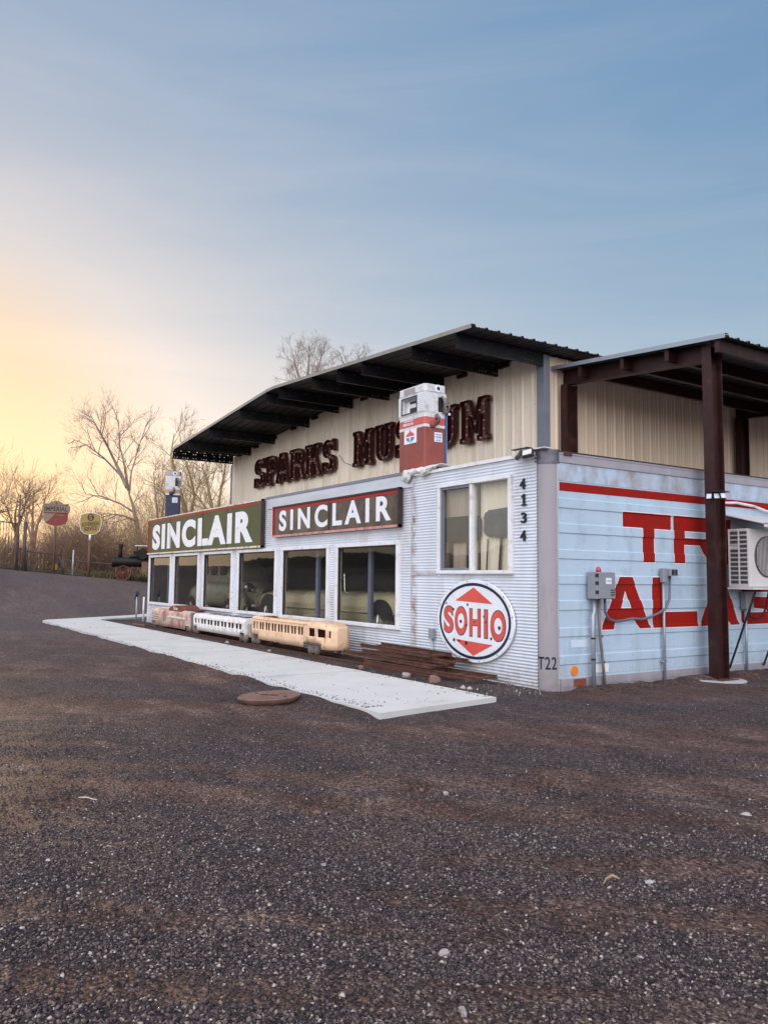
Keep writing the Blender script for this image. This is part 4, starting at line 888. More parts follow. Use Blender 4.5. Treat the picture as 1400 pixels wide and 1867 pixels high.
# ------------------------------------------------------------------ gas pumps
def gas_pump(loc, rz, lab, body, sideb, band, stripe, front_logo, right_trim):
    W, D, H = .80, .46, 1.56
    t = thing('gas_pump', lab, 'gas pump', loc, rz, 'old gas pumps standing on the roof')
    z = lambda q: q * H
    MB().cbox((0, 0, z(.2465)), (W, D, z(.493)), bev=.02).build('lower_cabinet', body, t, bevel=.006)
    MB().cbox((0, 0, z(.509)), (W + .006, D + .006, z(.032)), bev=.02).build('stripe', M['pumpwhite'], t)
    MB().cbox((0, 0, z(.5675)), (W, D, z(.085)), bev=.02).build('band', band, t)
    MB().cbox((0, 0, z(.6375)), (W, D, z(.055)), bev=.02).build('middle_panel', M['pumpwhite'], t)
    # head with recessed dial
    hb = MB(); zb, zt = z(.665), z(.90); x0, x1 = -W / 2 - .005, W / 2 + .005; y0, y1 = -D / 2 - .008, D / 2 + .008
    wx0, wx1, wz0, wz1 = -W * .36, W * .20, z(.69), z(.865)
    hb.box(x0, x1, y0 + .12, y1, zb, zt); hb.box(x0, wx0, y0, y0 + .12, zb, zt); hb.box(wx1, x1, y0, y0 + .12, zb, zt); hb.box(wx0, wx1, y0, y0 + .12, zb, wz0); hb.box(wx0, wx1, y0, y0 + .12, wz1, zt)
    hd = hb.build('head', M['pumpwhite'], t)
    MB().box(wx0 + .004, wx1 - .004, y0 + .10, y0 + .117, wz0 + .004, wz1 - .004).build('dial_face', M['enamel_white'], hd)
    MB().box(wx0 + .12, wx1 - .03, y0 + .085, y0 + .098, wz0 + .03, wz0 + .11).box(wx0 + .12, wx1 - .03, y0 + .085, y0 + .098, wz1 - .08, wz1 - .04).build('counter', M['darkrim'], hd)
    MB().box(wx0 - .018, wx0, y0 - .012, y0 - .001, wz0 - .018, wz1 + .018).box(wx1, wx1 + .018, y0 - .012, y0 - .001, wz0 - .018, wz1 + .018).box(wx0, wx1, y0 - .012, y0 - .001, wz1, wz1 + .018).box(wx0, wx1, y0 - .012, y0 - .001, wz0 - .018, wz0).build('bezel', M['pumpnavy'], hd)
    fl = MB()
    for k in range(9):
        q = z(.678) + k * z(.024); fl.box(wx1 + .03, x1 - .01, y0 - .008, y0 - .001, q, q + z(.017)); fl.box(x0 + .01, wx0 - .03, y0 - .008, y0 - .001, q, q + z(.017))
    fl.build('fluted_trim', M['enamel_white'], hd)
    cp = MB().cbox((0, 0, z(.945)), (W + .03, D + .03, z(.09)), bev=.05).build('cap', M['pumpgrey'] if front_logo is None else M['pumpwhite'], t, bevel=.012)
    MB().box(-.22, .12, -D / 2 - .021, -D / 2 - .016, z(.915), z(.975)).build('vent_grille', M['pumpgrey'], cp)
    MB().lathe([(.075, .0), (.07, .012)], (W / 2 + .015, .05, z(.945)), 'x', 8).build('badge_ring', M['enamel_white'], cp)
    MB().lathe([(.035, .0), (.03, .006)], (W / 2 + .0275, .05, z(.945)), 'x', 12).build('badge', M['darkrim'], cp)
    # nozzle on the +X side
    MB().box(W / 2 + .003, W / 2 + .012, .06, .17, z(.68), z(.85)).build('nozzle_recess', M['black'], t)
    nz_ = MB(); X = W / 2 + .06
    nz_.path([(X - .02, .17, z(.70)), (X + .01, .18, z(.77)), (X, .15, z(.83)), (X - .03, .11, z(.86))], [.022, .03, .03, .014], 8); nz_.path([(X + .02, .22, z(.83)), (X + .03, .25, z(.76)), (X, .24, z(.67))], [.012, .016, .012], 6); nz_.box(X - .05, X + .02, .15, .21, z(.665), z(.73))
    nz_.build('nozzle', M['wheelmetal'], t, True, auto=40)
    MB().cbox((X + .03, .245, z(.655)), (.03, .03, .04)).build('nozzle_tip', M['enamel_white'], t)
    MB().path([(W / 2 + .01, .02, z(.64)), (X, .03, z(.60)), (X, .03, z(.56)), (W / 2, -.03, z(.50))], [.035, .04, .03, .02], 8).build('hose_fitting', M['wheelmetal'], t, True)
    MB().lathe([(.07, 0), (.05, .03), (.02, .04)], (W / 2, -.06, z(.525)), 'x', 14).build('round_latch', body, t, True)
    # small notice on the side
    nt_ = MB().box(W / 2 + .002, W / 2 + .008, -.02, .15, z(.33), z(.44)).build('notice_plate', M['enamel_white'], t)
    for q, s_ in ((.408, 'GASOLINE'), (.375, 'CONTAINS'), (.340, 'LEAD')):
        w2 = .11 if s_ == 'LEAD' else .14; d = text_data(s_, w2, .022 if s_ == 'GASOLINE' else .032, .002, .02); put('notice_text', d, side(.065 - w2 / 2, z(q), W / 2 + .0085), M['pumpblue'], nt_)
    if right_trim: MB().cbox((W / 2 - .003, D / 2 + .012, z(.325)), (.05, .018, z(.65))).build('blue_edge', M['pumpblue'], t)
    if front_logo:
        pl = MB().box(-.22, .16, -D / 2 - .008, -D / 2 - .001, z(.33), z(.495)).build('logo_plate', M['enamel_white'], t)
        yy = -D / 2 - .0085; cz_ = z(.405); FL = lambda u, v_, d: (u, d, v_)
        MB().prism([(-.03 + .125 * math.cos(R_(a_)), cz_ + .016 + .075 * math.sin(R_(a_))) for a_ in range(0, 181, 15)], FL, yy - .003, yy).build('oval_top', M['coral'], pl)
        MB().prism([(-.03 + .125 * math.cos(R_(a_)), cz_ - .008 + .075 * math.sin(R_(a_))) for a_ in range(180, 361, 15)], FL, yy - .003, yy).build('oval_bottom', M['pumpblue'], pl)
        MB().prism([(-.045, cz_ - .08), (-.015, cz_ - .08), (-.008, cz_ + .02), (-.052, cz_ + .02)], FL, yy - .006, yy - .0035).build('torch', M['enamel_white'], pl)
        MB().prism([(-.05, cz_ + .06), (-.01, cz_ + .06), (-.005, cz_ + .10), (-.03, cz_ + .135), (-.055, cz_ + .10)], FL, yy - .006, yy - .0035).build('flame', M['coral'], pl)
        for q, s_, w2, h2 in ((.590, 'AMERICAN', .28, .022), (.548, 'REGULAR', .32, .045)):
            d = text_data(s_, w2, h2, .002, .03); put('band_text', d, front(-.10 - w2 / 2, z(q), -D / 2 - .001), M['enamel_white'], t)
    return t
gas_pump((-3.49, .33, 3.46), 0, 'red and white gas pump standing on the roof edge before the letters', M['pumpred'], M['pumpred'], M['pumpband'], None, True, True)
gas_pump((-17.75, .50, 3.43), R_(-20), 'navy and grey gas pump standing above the green sign', M['pumpnavy'], M['pumpnavy'], M['pumptan'], None, None, False)

# ------------------------------------------------------------------ semi trailer
tr = thing('semi_trailer', 'pale blue semi trailer body with red painted lettering and riveted side', 'trailer', (0, 0, 0))
TL = 12.3
pairs = [(2.59, 2.72), (2.23, 2.355), (1.86, 1.98), (1.50, 1.615), (1.13, 1.255), (.755, .87), (.365, .48)]
def tprof(z):
    for a_, b_ in pairs:
        if a_ <= z <= b_: return .014
        if a_ - .012 < z < a_: return .014 * (z - a_ + .012) / .012
        if b_ < z < b_ + .012: return .014 * (b_ + .012 - z) / .012
    return 0.
zs = [.165]
for a_, b_ in sorted(pairs): zs += [a_ - .012, a_, b_, b_ + .012]
zs += [3.24]
v = [(tprof(z) - (0 if True else 0), y, z) for y in (.20, TL) for z in zs]; n = len(zs)
f = [(i, i + n, i + n + 1, i + 1) for i in range(n - 1)]
adopt(rawmesh('side_panel', v, f, M['trailer']), tr)
mt = mat('bare_worn_alloy', (.34, .29, .28), .4, .15, .35, 1.6, stain=(.46, .55, .66), stain_amt=.75, stain_scale=2.2, stretch=(1, 1.3, .8))
mb = MB(); mb.box(.0, .006, .20, TL, 2.975, 3.235); adopt(mb.build('upper_sheet', mt), tr)
mb = MB(); mb.box(-.05, .022, .22, TL, 3.24, 3.36); mb.box(-.05, .03, .22, TL, 3.36, 3.385); adopt(mb.build('top_rail', M['rail']), tr)
mb = MB(); mb.box(-.06, .034, .22, TL, 3.385, 3.405); adopt(mb.build('roof_edge', M['darkrim']), tr)
mb = MB(); mb.box(-.05, .028, .22, TL, .055, .165); mb.box(-.05, .022, .22, TL, -.12, .055); adopt(mb.build('rub_rail', M['rail']), tr)
mb = MB(); mb.box(-2.59, -.06, .05, TL, 3.33, 3.37); adopt(mb.build('roof', M['rail']), tr)
mb = MB(); mb.box(-2.6, -2.58, .05, TL, -.1, 3.33); mb.box(-2.58, -.03, TL - .02, TL, -.1, 3.33); mb.box(-2.58, -.25, .3, .32, -.1, 3.33); adopt(mb.build('far_wall', M['rail']), tr)
# rounded corner post
def arcpt(s_, r=.0):   # s in 0..1 along the front corner
    rad = .225
    pts = []
    a_ = R_(-90 + 90 * s_); return (-rad + (rad + r) * math.cos(a_), rad + (rad + r) * math.sin(a_))
def cornerstrip(name, z0, z1, r, m_, s0=-.05, s1=1.03, n=16, ths=.0):
    v = []; 
    for k in range(n + 1):
        x, y = arcpt(s0 + (s1 - s0) * k / n, r); v += [(x, y, z0), (x, y, z1)]
    f = [(2 * k, 2 * k + 2, 2 * k + 3, 2 * k + 1) for k in range(n)]
    for zi in (0, 1):
        pass
    return adopt(rawmesh(name, v, f, m_, None, True), tr)
cornerstrip('corner_post', -.12, 3.27, .0, M['post'])
cornerstrip('corner_cap', 3.22, 3.42, .014, M['cap'])
mb = MB()
for (sA) in (-.02, .93):
    x, y = arcpt(sA, .0); mb.cbox((x, y, 1.57), (.016, .016, 3.38), R_(45))
adopt(mb.build('post_bead', M['rail']), tr)
d = text_data('T22', .27, .175, .003, .006, 1.05)
vv = []
for p_ in d[0]:
    s_ = .06 + p_[0] / .3534 ; x, y = arcpt(s_, .003 + p_[2]); vv.append((x, y, .30 + p_[1]))
adopt(rawmesh('unit_number', vv, d[1], M['black']), tr)
# painted lettering follows the ribs of the panel
def grow_loops(loops, w_):
    out = []
    for k, lp in enumerate(loops):
        n = len(lp); area = sum(lp[i][0] * lp[(i + 1) % n][1] - lp[(i + 1) % n][0] * lp[i][1] for i in range(n)); sg = 1 if area > 0 else -1
        if k: sg = -sg
        q = []
        for i in range(n):
            a_, b_, c_ = Vector(lp[i - 1]), Vector(lp[i]), Vector(lp[(i + 1) % n])
            n1 = Vector(((b_ - a_).y, -(b_ - a_).x)).normalized(); n2 = Vector(((c_ - b_).y, -(c_ - b_).x)).normalized(); m_ = n1 + n2
            m_ = m_ / max(.35, m_.length_squared / 2); q.append(tuple(b_ + m_ * w_ * sg))
        out.append(q)
    return out
def paint(name, loops, m_, lift=.003):
    vv, ff = outline_data([[(a_ if False else a_, b_) for a_, b_ in lp] for lp in loops], .0)
    bm = bmesh.new(); 
    cu = None
    vs = [bm.verts.new((0, p_[0], p_[1])) for p_ in vv]
    for q in ff:
        try: bm.faces.new([vs[i] for i in q])
        except ValueError: pass
    bmesh.ops.remove_doubles(bm, verts=bm.verts, dist=1e-5)
    for z in zs:
        bmesh.ops.bisect_plane(bm, geom=bm.verts[:] + bm.edges[:] + bm.faces[:], dist=1e-6, plane_co=(0, 0, z), plane_no=(0, 0, 1))
    for q in bm.verts: q.co.x = tprof(round(q.co.z, 5)) + lift
    me = bpy.data.meshes.new(name); bm.to_mesh(me); bm.free(); me.materials.append(m_); o = link(bpy.data.objects.new(name, me)); return adopt(o, tr)
def outline_flat(loops):
    cu = bpy.data.curves.new('o', 'CURVE'); cu.dimensions = '2D'; cu.fill_mode = 'BOTH'
    for lp in loops:
        sp = cu.splines.new('POLY'); sp.points.add(len(lp) - 1)
        for i, (a_, b_) in enumerate(lp): sp.points[i].co = (a_, b_, 0, 1)
        sp.use_cyclic_u = True
    return curve_to_data(cu)
outline_data_old = outline_data
def outline_data(loops, depth): return outline_flat(loops) if depth == 0 else outline_data_old(loops, depth)
PL = {
 'letter_t': [[(1.57, 2.60), (2.71, 2.60), (2.71, 2.365), (2.29, 2.365), (2.29, 1.84), (2.02, 1.84), (2.02, 2.37), (1.57, 2.37)]],
 'letter_r': [[(2.77, 2.60)] + arcp(3.62, 2.36, .24, .24, 90, -60, 8) + [(3.95, 1.84), (3.66, 1.84), (3.44, 2.14), (3.04, 2.14), (3.04, 1.84), (2.77, 1.84)], [(3.04, 2.25), (3.04, 2.36)] + arcp(3.56, 2.305, .055, .055, 90, -90, 4)],
 'letter_a': [[(1.06, .83), (1.32, .83), (1.39, .965), (1.80, .965), (1.90, .83), (2.17, .83), (1.76, 1.61), (1.47, 1.61)], [(1.49, 1.14), (1.72, 1.14), (1.60, 1.40)]],
 'letter_l': [[(2.22, .83), (3.34, .83), (3.34, 1.07), (2.47, 1.07), (2.47, 1.61), (2.22, 1.61)]],
 'letter_a2': [[(3.40, .83), (3.66, .83), (3.73, .965), (4.13, .965), (4.21, .83), (4.47, .83), (4.08, 1.61), (3.79, 1.61)], [(3.83, 1.14), (4.05, 1.14), (3.94, 1.40)]],
 'letter_s': [[(4.54, .86), (4.66, .83)] + arcp(5.35, 1.0375, .25, .2075, -90, 20, 6) + [(5.52, 1.22), (5.35, 1.29), (4.88, 1.30), (4.82, 1.34), (4.88, 1.38), (5.55, 1.38), (5.55, 1.61)] + arcp(4.8, 1.38, .24, .23, 90, 180, 4) + [(4.56, 1.22), (4.7, 1.12), (5.25, 1.08), (5.30, 1.055), (5.25, 1.03), (4.72, 1.03), (4.54, 1.07)]],
 'stripe': [[(.235, 2.83), (TL - .05, 2.83), (TL - .05, 2.955), (.235, 2.955)]],
 'letter_k': [[(5.68, .83), (5.94, .83), (5.94, 1.1), (6.3, .83), (6.7, .83), (6.15, 1.25), (6.65, 1.61), (6.28, 1.61), (5.94, 1.36), (5.94, 1.61), (5.68, 1.61)]],
}
PL['letter_i'] = [[(4.05, 2.60), (4.3, 2.60), (4.3, 1.84), (4.05, 1.84)]]
for k, lp in PL.items():
    o = paint('stripe' if k == 'stripe' else 'painted_letter', lp, M['red'])
    if k != 'stripe': paint('letter_edge', grow_loops(lp, .013), M['enamel_white'], .0018)
# rivets
mb = MB()
def rivet(y, z, r=.0075):
    x = tprof(z) + .0045; mb.add([(x - .004, y - r, z), (x - .004, y, z - r), (x - .004, y + r, z), (x - .004, y, z + r), (x + .004, y, z)], [(0, 1, 4), (1, 2, 4), (2, 3, 4), (3, 0, 4)])
y = .73
while y < 7:
    z = .25
    while z < 2.8: rivet(y, z, .0075 if round((y - .73) / .5) % 2 else .006); z += .098
    y += .5
for k in range(130): rivet(.32 + k * .068, .20, .007)
for k in range(42): rivet(.50 + k * .068, .525, .006)
for k in range(110): rivet(.40 + k * .068, 3.225 + .06, .007)
tag(adopt(mb.build('rivets', M['rivet']), tr), kind='stuff')
# marker lights and placards
t2 = MB().lathe([(.072, 0), (.068, .012), (.03, .012)], (.003, .50, .265), 'x', 24).build('marker_light', M['amber'], None, True, auto=40); adopt(t2, tr)
adopt(MB().cbox((.036, .58, .105), (.022, .24, .095), bev=.006).build('side_reflector', mat('rusty_reflector', (.20, .055, .03), .5, 0, .2, 10)), tr)
adopt(MB().box(.0015, .005, .88, 1.22, .215, .335).build('placard', M['enamel_white']), tr)
d = text_data('FRIDGE', .30, .06, .002, .02); 
adopt(MB().box(.0015, .004, .44, .82, .595, .70).build('stencil_patch', mat('faint_stencil', (.56, .63, .70), .5, 0, .05, 5)), tr)
adopt(MB().box(-.3, .045, .30, .46, 3.345, 3.40).build('rusty_bracket', M['rust']), tr)

# electrical equipment on the trailer side
t = thing('electrical_cabinet', 'grey electrical cabinet with red dome lamp on the trailer side', 'electrical box', (.02, .92, 1.29))
cb = MB().cbox((.115, .0, .19), (.20, .36, .385), bev=.008).build('cabinet', M['elecgrey'], t, bevel=.006)
MB().cbox((.222, .01, .19), (.012, .34, .37), bev=.003).build('door', M['elecgrey'], t, bevel=.004)
MB().box(.229, .232, -.02, .10, .21, .30).build('door_label', M['enamel_white'], t)
d = text_data('e.One', .08, .025, .001, .01); put('label_text', d, side(0, .245, .2325), M['pumpblue'], t)
mb = MB()
for k in range(3): mb.box(.229, .236, .08, .16, .05 + k * .035, .062 + k * .035)
mb.build('vent_slots', M['black'], t)
mb = MB()
for z in (.07, .2, .31): mb.box(.19, .232, -.195, -.178, z, z + .05)
mb.build('hinge', M['black'], t)
MB().lathe([(.04, 0), (.04, .03), (.03, .065), (.012, .078)], (.12, -.05, .3825), 'z', 20).build('dome_lamp', M['redlens'], t, True)
tag(MB().path([(.09, .80, -.02), (.09, .80, 1.05), (.09, .83, 1.10), (.09, .83, 1.30)], [.032, .032, .026, .026], 12).build('conduit_pipe', M['conduit'], None, True), 'wide grey conduit pipe rising to the electrical cabinet', 'pipe', 'pipes on the trailer side')
tag(MB().path([(.07, 1.06, -.02), (.07, 1.02, .35), (.08, .95, .8), (.08, .93, 1.30)], .022, 10).build('conduit_pipe', M['brownpipe'], None, True), 'thin brown pipe leaning beside the wide grey conduit', 'pipe', 'pipes on the trailer side')
tag(MB().path([(.10, 1.04, 1.30), (.10, 1.05, 1.08), (.09, 1.15, .98), (.08, 1.30, .95), (.07, 1.5, .965), (.06, 1.68, .985), (.06, 1.9, .97), (.06, 2.1, 1.0), (.07, 2.3, 1.06), (.08, 2.45, 1.14), (.08, 2.54, 1.28), (.08, 2.56, 1.64)], .02, 10).build('flexible_conduit', M['flex'], None, True), 'grey flexible conduit looping across the painted letters', 'cable')
for (yy, xx, rr_, zz_) in ((.80, .09, .036, .42), (.80, .09, .036, .72), (1.03, .072, .026, .37), (.985, .077, .026, .74)):
    o = MB().lathe([(rr_, -.012), (rr_, .012)], (xx, yy, zz_), 'z', 12).build('pipe_clamp', M['black'], None); o.parent = bpy.data.objects['conduit_pipe' if rr_ > .03 else 'conduit_pipe.001']
t = thing('outlet_box', 'weatherproof outlet box on a tall conduit beside the painted letter L', 'outlet box', (.02, 2.42, 0))
MB().cbox((.05, .0, 1.64), (.08, .10, .22), bev=.01).build('box', M['elecgrey'], t, bevel=.006); MB().box(.03, .15, .04, .22, 1.63, 1.745).build('cover', M['elecgrey'], t, bevel=.008); MB().box(.151, .156, .07, .13, 1.65, 1.73).box(.151, .156, .15, .20, 1.65, 1.73).build('socket', M['black'], t)
MB().tube((.04, .0, -.02), (.04, .0, 1.53), .022).build('conduit', M['conduit'], t, True); MB().box(.0, .05, -.05, .05, .30, .33).build('strap', M['conduit'], t)
t = thing('disconnect_box', 'small grey disconnect box under the air conditioner', 'outlet box', (.02, 4.58, 0))
MB().cbox((.07, 0, 1.24), (.11, .22, .30), bev=.01).build('box', M['elecgrey'], t, bevel=.006); MB().tube((.05, -.02, 0.02), (.05, -.02, 1.09), .024).build('conduit', M['conduit'], t, True)
MB().path([(.08, .05, 1.09), (.09, .05, .97), (.12, .15, .92), (.16, .3, .97), (.2, .36, 1.15), (.25, .36, 1.42)], .018, 8).build('flexible_tail', M['black'], t, True)
tag(MB().path([(.06, 3.9, 2.865), (.06, 4.4, 2.90), (.06, 4.9, 2.87), (.06, 5.3, 2.80), (.06, 6.4, 2.80)], .022, 10).build('conduit_pipe', M['white_trim'], None, True), 'white pipe running along the red stripe by the column', 'pipe', 'pipes on the trailer side')
t = thing('air_conditioner', 'off-white air conditioner unit with louvred end on the trailer side', 'air conditioner', (.18, 3.95, 1.47))
cs = MB(); cs.box(.0, .36, .03, .92, .0, .95); cs.build('casing', M['acwhite'], t, bevel=.012)
mb = MB()
for xa, xb in ((.025, .175), (.195, .335)):
    for k in range(12):
        z = .055 + k * .073
        if k == 8 and xa < .1: continue
        mb.box(xa, xb, .016, .0295, z, z + .045)
mb.build('louvre_slots', M['acdark'], t)
mb = MB(); mb.box(.0, .025, .0, .029, .0, .95); mb.box(.335, .36, .0, .029, .0, .95); mb.box(.175, .195, .0, .029, .03, .93); mb.box(.025, .335, .0, .029, .93, .95); mb.box(.025, .335, .0, .029, .0, .03)
for k in range(13): mb.box(.025, .175, .004, .0155, .035 + k * .073, .05 + k * .073); mb.box(.195, .335, .004, .0155, .035 + k * .073, .05 + k * .073)
mb.build('end_frame', M['acwhite'], t)
mb = MB(); mb.lathe([(.34, 0), (.34, .012), (.31, .014)], (.361, .50, .50), 'x', 40); mb.build('fan_ring', M['acdark'], t, True, auto=40)
mb = MB()
for k in range(18): y = .18 + k * .038; h_ = math.sqrt(max(.0, .32 ** 2 - (y - .5) ** 2)); mb.tube((.382, y, .5 - h_), (.382, y, .5 + h_), .004, n=5)
mb.build('fan_guard', M['acwhite'], t)
t = thing('wall_bracket', 'metal shelf bracket with two braces carrying the air conditioner', 'bracket', (0, 4.0, 1.40))
MB().box(.02, .60, -.05, 1.15, .03, .065).build('shelf', M['acwhite'], t)
for y in (.10, 1.08): MB().tube((.05, y, -1.28), (.56, y, .03), .018).build('brace', M['black'], t)
t = thing('metal_awning', 'sloping pale metal awning over the air conditioner', 'awning', (0, 4.0, 2.60))
MB().add([(.0, -.05, .09), (.82, -.05, -.12), (.82, 1.5, -.12), (0, 1.5, .09), (.0, -.05, .105), (.82, -.05, -.105), (.82, 1.5, -.105), (0, 1.5, .105), (.82, -.05, -.17), (.82, 1.5, -.17)], [(0, 3, 2, 1), (4, 5, 6, 7), (0, 1, 5, 4), (2, 3, 7, 6), (1, 2, 9, 8)]).build('sheet', M['acwhite'], t)

# ------------------------------------------------------------------ carport
cp = thing('carport', 'open lean-to carport with dark red steel columns and ribbed metal roof', 'carport', (.3, 3.4, 0))
zc = lambda x: 5.70 - (x + 3.0) * .0770
prof = [(0, 0)]; yv = .05
while yv < 9.7:
    prof += [(yv, 0), (yv + .02, .032), (yv + .05, .032), (yv + .07, 0), (yv + .13, 0), (yv + .14, .008), (yv + .155, .008), (yv + .165, 0)]; yv += .284
adopt(rawmesh('roof', *roof_sheet([-2.99, .78], zc, 3.1, prof), M['roofmetal']), cp)
mb = MB(); za, zb = zc(-2.99), zc(.78)
mb.add([(-2.99, 3.085, za - .03), (.79, 3.085, zb - .03), (.79, 3.085, zb + .045), (-2.99, 3.085, za + .045), (-2.99, 3.2, za + .048), (.79, 3.2, zb + .048)], [(0, 1, 2, 3), (3, 2, 5, 4)])
adopt(mb.build('rake_trim', mat('zinc_trim', (.30, .33, .36), .35, .5, .1, 4)), cp)
def hbeam(x, y, z0, z1, w=.17, d_=.29):
    mb = MB(); mb.box(x - w / 2, x + w / 2, y - d_ / 2, y - d_ / 2 + .02, z0, z1); mb.box(x - w / 2, x + w / 2, y + d_ / 2 - .02, y + d_ / 2, z0, z1); mb.box(x - .008, x + .008, y - d_ / 2 + .02, y + d_ / 2 - .02, z0, z1)
    return adopt(mb.build('column', M['maroon']), cp)
hbeam(.32, 3.42, .02, zc(.32) - .05); hbeam(-2.80, 3.38, 3.2, zc(-2.8) - .32); hbeam(.32, 9.1, .0, zc(.32) - .05); hbeam(-2.80, 9.1, 3.2, zc(-2.8) - .3)
def rafter(y):
    mb = MB(); x0, x1 = -2.95, .22; a_, b_ = zc(x0) - .03, zc(x1) - .03
    for (zz0, zz1, yy0, yy1) in ((-.015, 0, -.07, .07), (-.26, -.015, -.008, .008), (-.275, -.26, -.07, .07)):
        mb.add([(x0, y + yy0, a_ + zz0), (x1, y + yy0, b_ + zz0), (x1, y + yy1, b_ + zz0), (x0, y + yy1, a_ + zz0), (x0, y + yy0, a_ + zz1), (x1, y + yy0, b_ + zz1), (x1, y + yy1, b_ + zz1), (x0, y + yy1, a_ + zz1)], [(0, 3, 2, 1), (4, 5, 6, 7), (0, 1, 5, 4), (1, 2, 6, 5), (2, 3, 7, 6), (3, 0, 4, 7)])
    return adopt(mb.build('rafter', M['maroon']), cp)
rafter(3.40); rafter(9.1)
for x in (.60, -.35, -1.3, -2.3): adopt(MB().box(x - .04, x + .04, 3.15, 12.6, zc(x) - .225, zc(x) - .02).build('purlin', M['maroon']), cp)
adopt(MB().box(.12, .52, 3.2, 3.64, -.01, .02).build('base_plate', M['rust']), cp)
tag(MB().lathe([(.42, -.08), (.44, -.01), (.40, .008), (.2, .008)], (.30, 3.42, 0), 'z', 26).build('concrete_footing', M['footing'], None, True, auto=40), 'round concrete footing under the dark red column', 'footing')
t = thing('flood_light', 'small black floodlight strapped to the dark red column', 'light', (.42, 3.30, 2.88))
MB().box(-.07, .16, -.13, .12, .09, .105).build('hood', M['black'], t)
for x, a_ in ((-.04, .3), (.06, .75), (.14, 1.2)):
    h = MB().cbox((0, 0, 0), (.09, .035, .10), bev=.006).build('lamp_head', M['black'], t); h.location = (x, -.10 + x * .4, .02); h.rotation_euler = (R_(-20), 0, a_)
    MB().box(-.037, .037, -.024, -.018, -.04, .04).build('lens', M['lampglass'], h)

# ------------------------------------------------------------------ miniature railway
t = thing('miniature_track', 'narrow rusty miniature railway track along the foot of the wall', 'railway track', (-8, -.55, .05))
YN, YF = -.80, -.32
for y in (YN, YF):
    mb = MB(); mb.box(-16.6, -1.55, y - .012, y + .012, .03, .085); mb.box(-16.6, -1.55, y - .022, y + .022, .085, .10); mb.box(-16.6, -1.55, y - .03, y + .03, .02, .03); adopt(mb.build('rail', M['rust']), t)
sl = None; x = -16.5; k = 0
while x < -1.7:
    o = MB().cbox((0, 0, 0), (.13, .86, .05), bev=.02).build('sleeper', M['oldwood'], None)
    o.location = (x + random.uniform(-.04, .04), -.56 + random.uniform(-.05, .02), .01 + .012); o.rotation_euler = (0, 0, random.uniform(-.06, .06)); adopt(o, t); x += .52
mb = MB(); mb.path([(-16.9, -.9, .06), (-15.9, -.85, .07)], .035, 6); tag(mb.build('loose_timber', M['oldwood']), 'short loose timber at the left end of the miniature track', 'timber')
YC = -.56
def coach_shell(x0, x1, z0, z1, hw, name, m_, parent, nose=0, nosedir=1, windows=(), wz=(0, 0), open_top=None, arch=()):
    """rounded box body built from stations, with window openings cut out of the sides"""
    H = z1 - z0; pr = []   # profile from bottom near side, over the roof, to bottom far side: (y, z)
    r = .11
    zl = sorted({z0, z1 - r, wz[0], wz[1], z0 + .10} if wz[1] else {z0, z1 - r, z0 + .10})
    left = [(-hw, z) for z in zl]; roof = [(-hw + r - r * math.cos(R_(a_)), z1 - r + r * math.sin(R_(a_)) * .95) for a_ in (22, 45, 67, 90)]
    pr = left + roof + [(-p_[0], p_[1]) for p_ in roof[::-1]] + [(-p_[0], p_[1]) for p_ in left[::-1]]
    n = len(pr)
    st = sorted({x0, x1} | {q for w_ in windows for q in w_} | {q for a_ in arch for q in a_})
    if nose:
        xe = x1 if nosedir > 0 else x0; st = sorted(set(st) | {xe - nosedir * nose * k for k in (.12, .3, .55, .8, 1.0)})
    if open_top: st = sorted(set(st) | set(open_top))
    v = []
    for x in st:
        k = 1; dz = 0
        if nose:
            e = ((x1 - x) if nosedir > 0 else (x - x0)) / nose
            if e < 1: k = math.sqrt(max(.0, 1 - (1 - e) ** 2.6)) * .62 + .38; dz = (1 - e) ** 2.2 * .10
        for (y, z) in pr: v.append((x, YC + y * k, z - dz * max(0, (z - z0) / H - .55) * 2.2))
    f = []
    iw0, iw1 = (zl.index(wz[0]), zl.index(wz[1])) if wz[1] else (-1, -1)
    for i in range(len(st) - 1):
        xm = (st[i] + st[i + 1]) / 2; win = any(a_ < xm < b_ for a_, b_ in windows)
        ar = any(a_ < xm < b_ for a_, b_ in arch)
        for j in range(n - 1):
            if win and (j == iw0 or j == n - 2 - iw0): continue
            if ar and (j == 0 or j == n - 2): continue
            if open_top and open_top[0] < xm < open_top[1] and len(left) + 2 <= j <= n - len(left) - 3: continue
            a_ = i * n + j; f.append((a_, a_ + n, a_ + n + 1, a_ + 1))
    f.append(tuple(range(n))); f.append(tuple((len(st) - 1) * n + j for j in range(n))[::-1])
    o = rawmesh(name, v, f, m_, None, False); me = o.data; me.polygons.foreach_set('use_smooth', [True] * len(me.polygons)); me.set_sharp_from_angle(angle=R_(32))
    md = o.modifiers.new('s', 'SOLIDIFY'); md.thickness = .012; md.offset = -1
    return adopt(o, parent)
def bogie(x, parent):
    fr = MB(); fr.box(x - .14, x + .14, YC - .255, YC - .235, .16, .20); fr.box(x - .14, x + .14, YC + .235, YC + .255, .16, .20); fr.box(x - .03, x + .03, YC - .262, YC - .235, .13, .24); fr.box(x - .04, x + .04, YC - .24, YC + .24, .14, .19); o = adopt(fr.build('bogie', M['wheelmetal']), parent)
    for dx in (-.13, .13):
        for s_ in (-1, 1):
            w_ = adopt(MB().lathe([(.02, -.03), (.045, -.028), (.05, -.018), (.072, -.018), (.075, .012), (.085, .014), (.085, .024), (.02, .024)] if s_ < 0 else [(.02, -.024), (.085, -.024), (.085, -.014), (.075, -.012), (.072, .018), (.02, .02)], (x + dx, YC + s_ * .24, .185), 'y', 20).build('wheel', M['wheelmetal'], None, True, auto=35), parent)
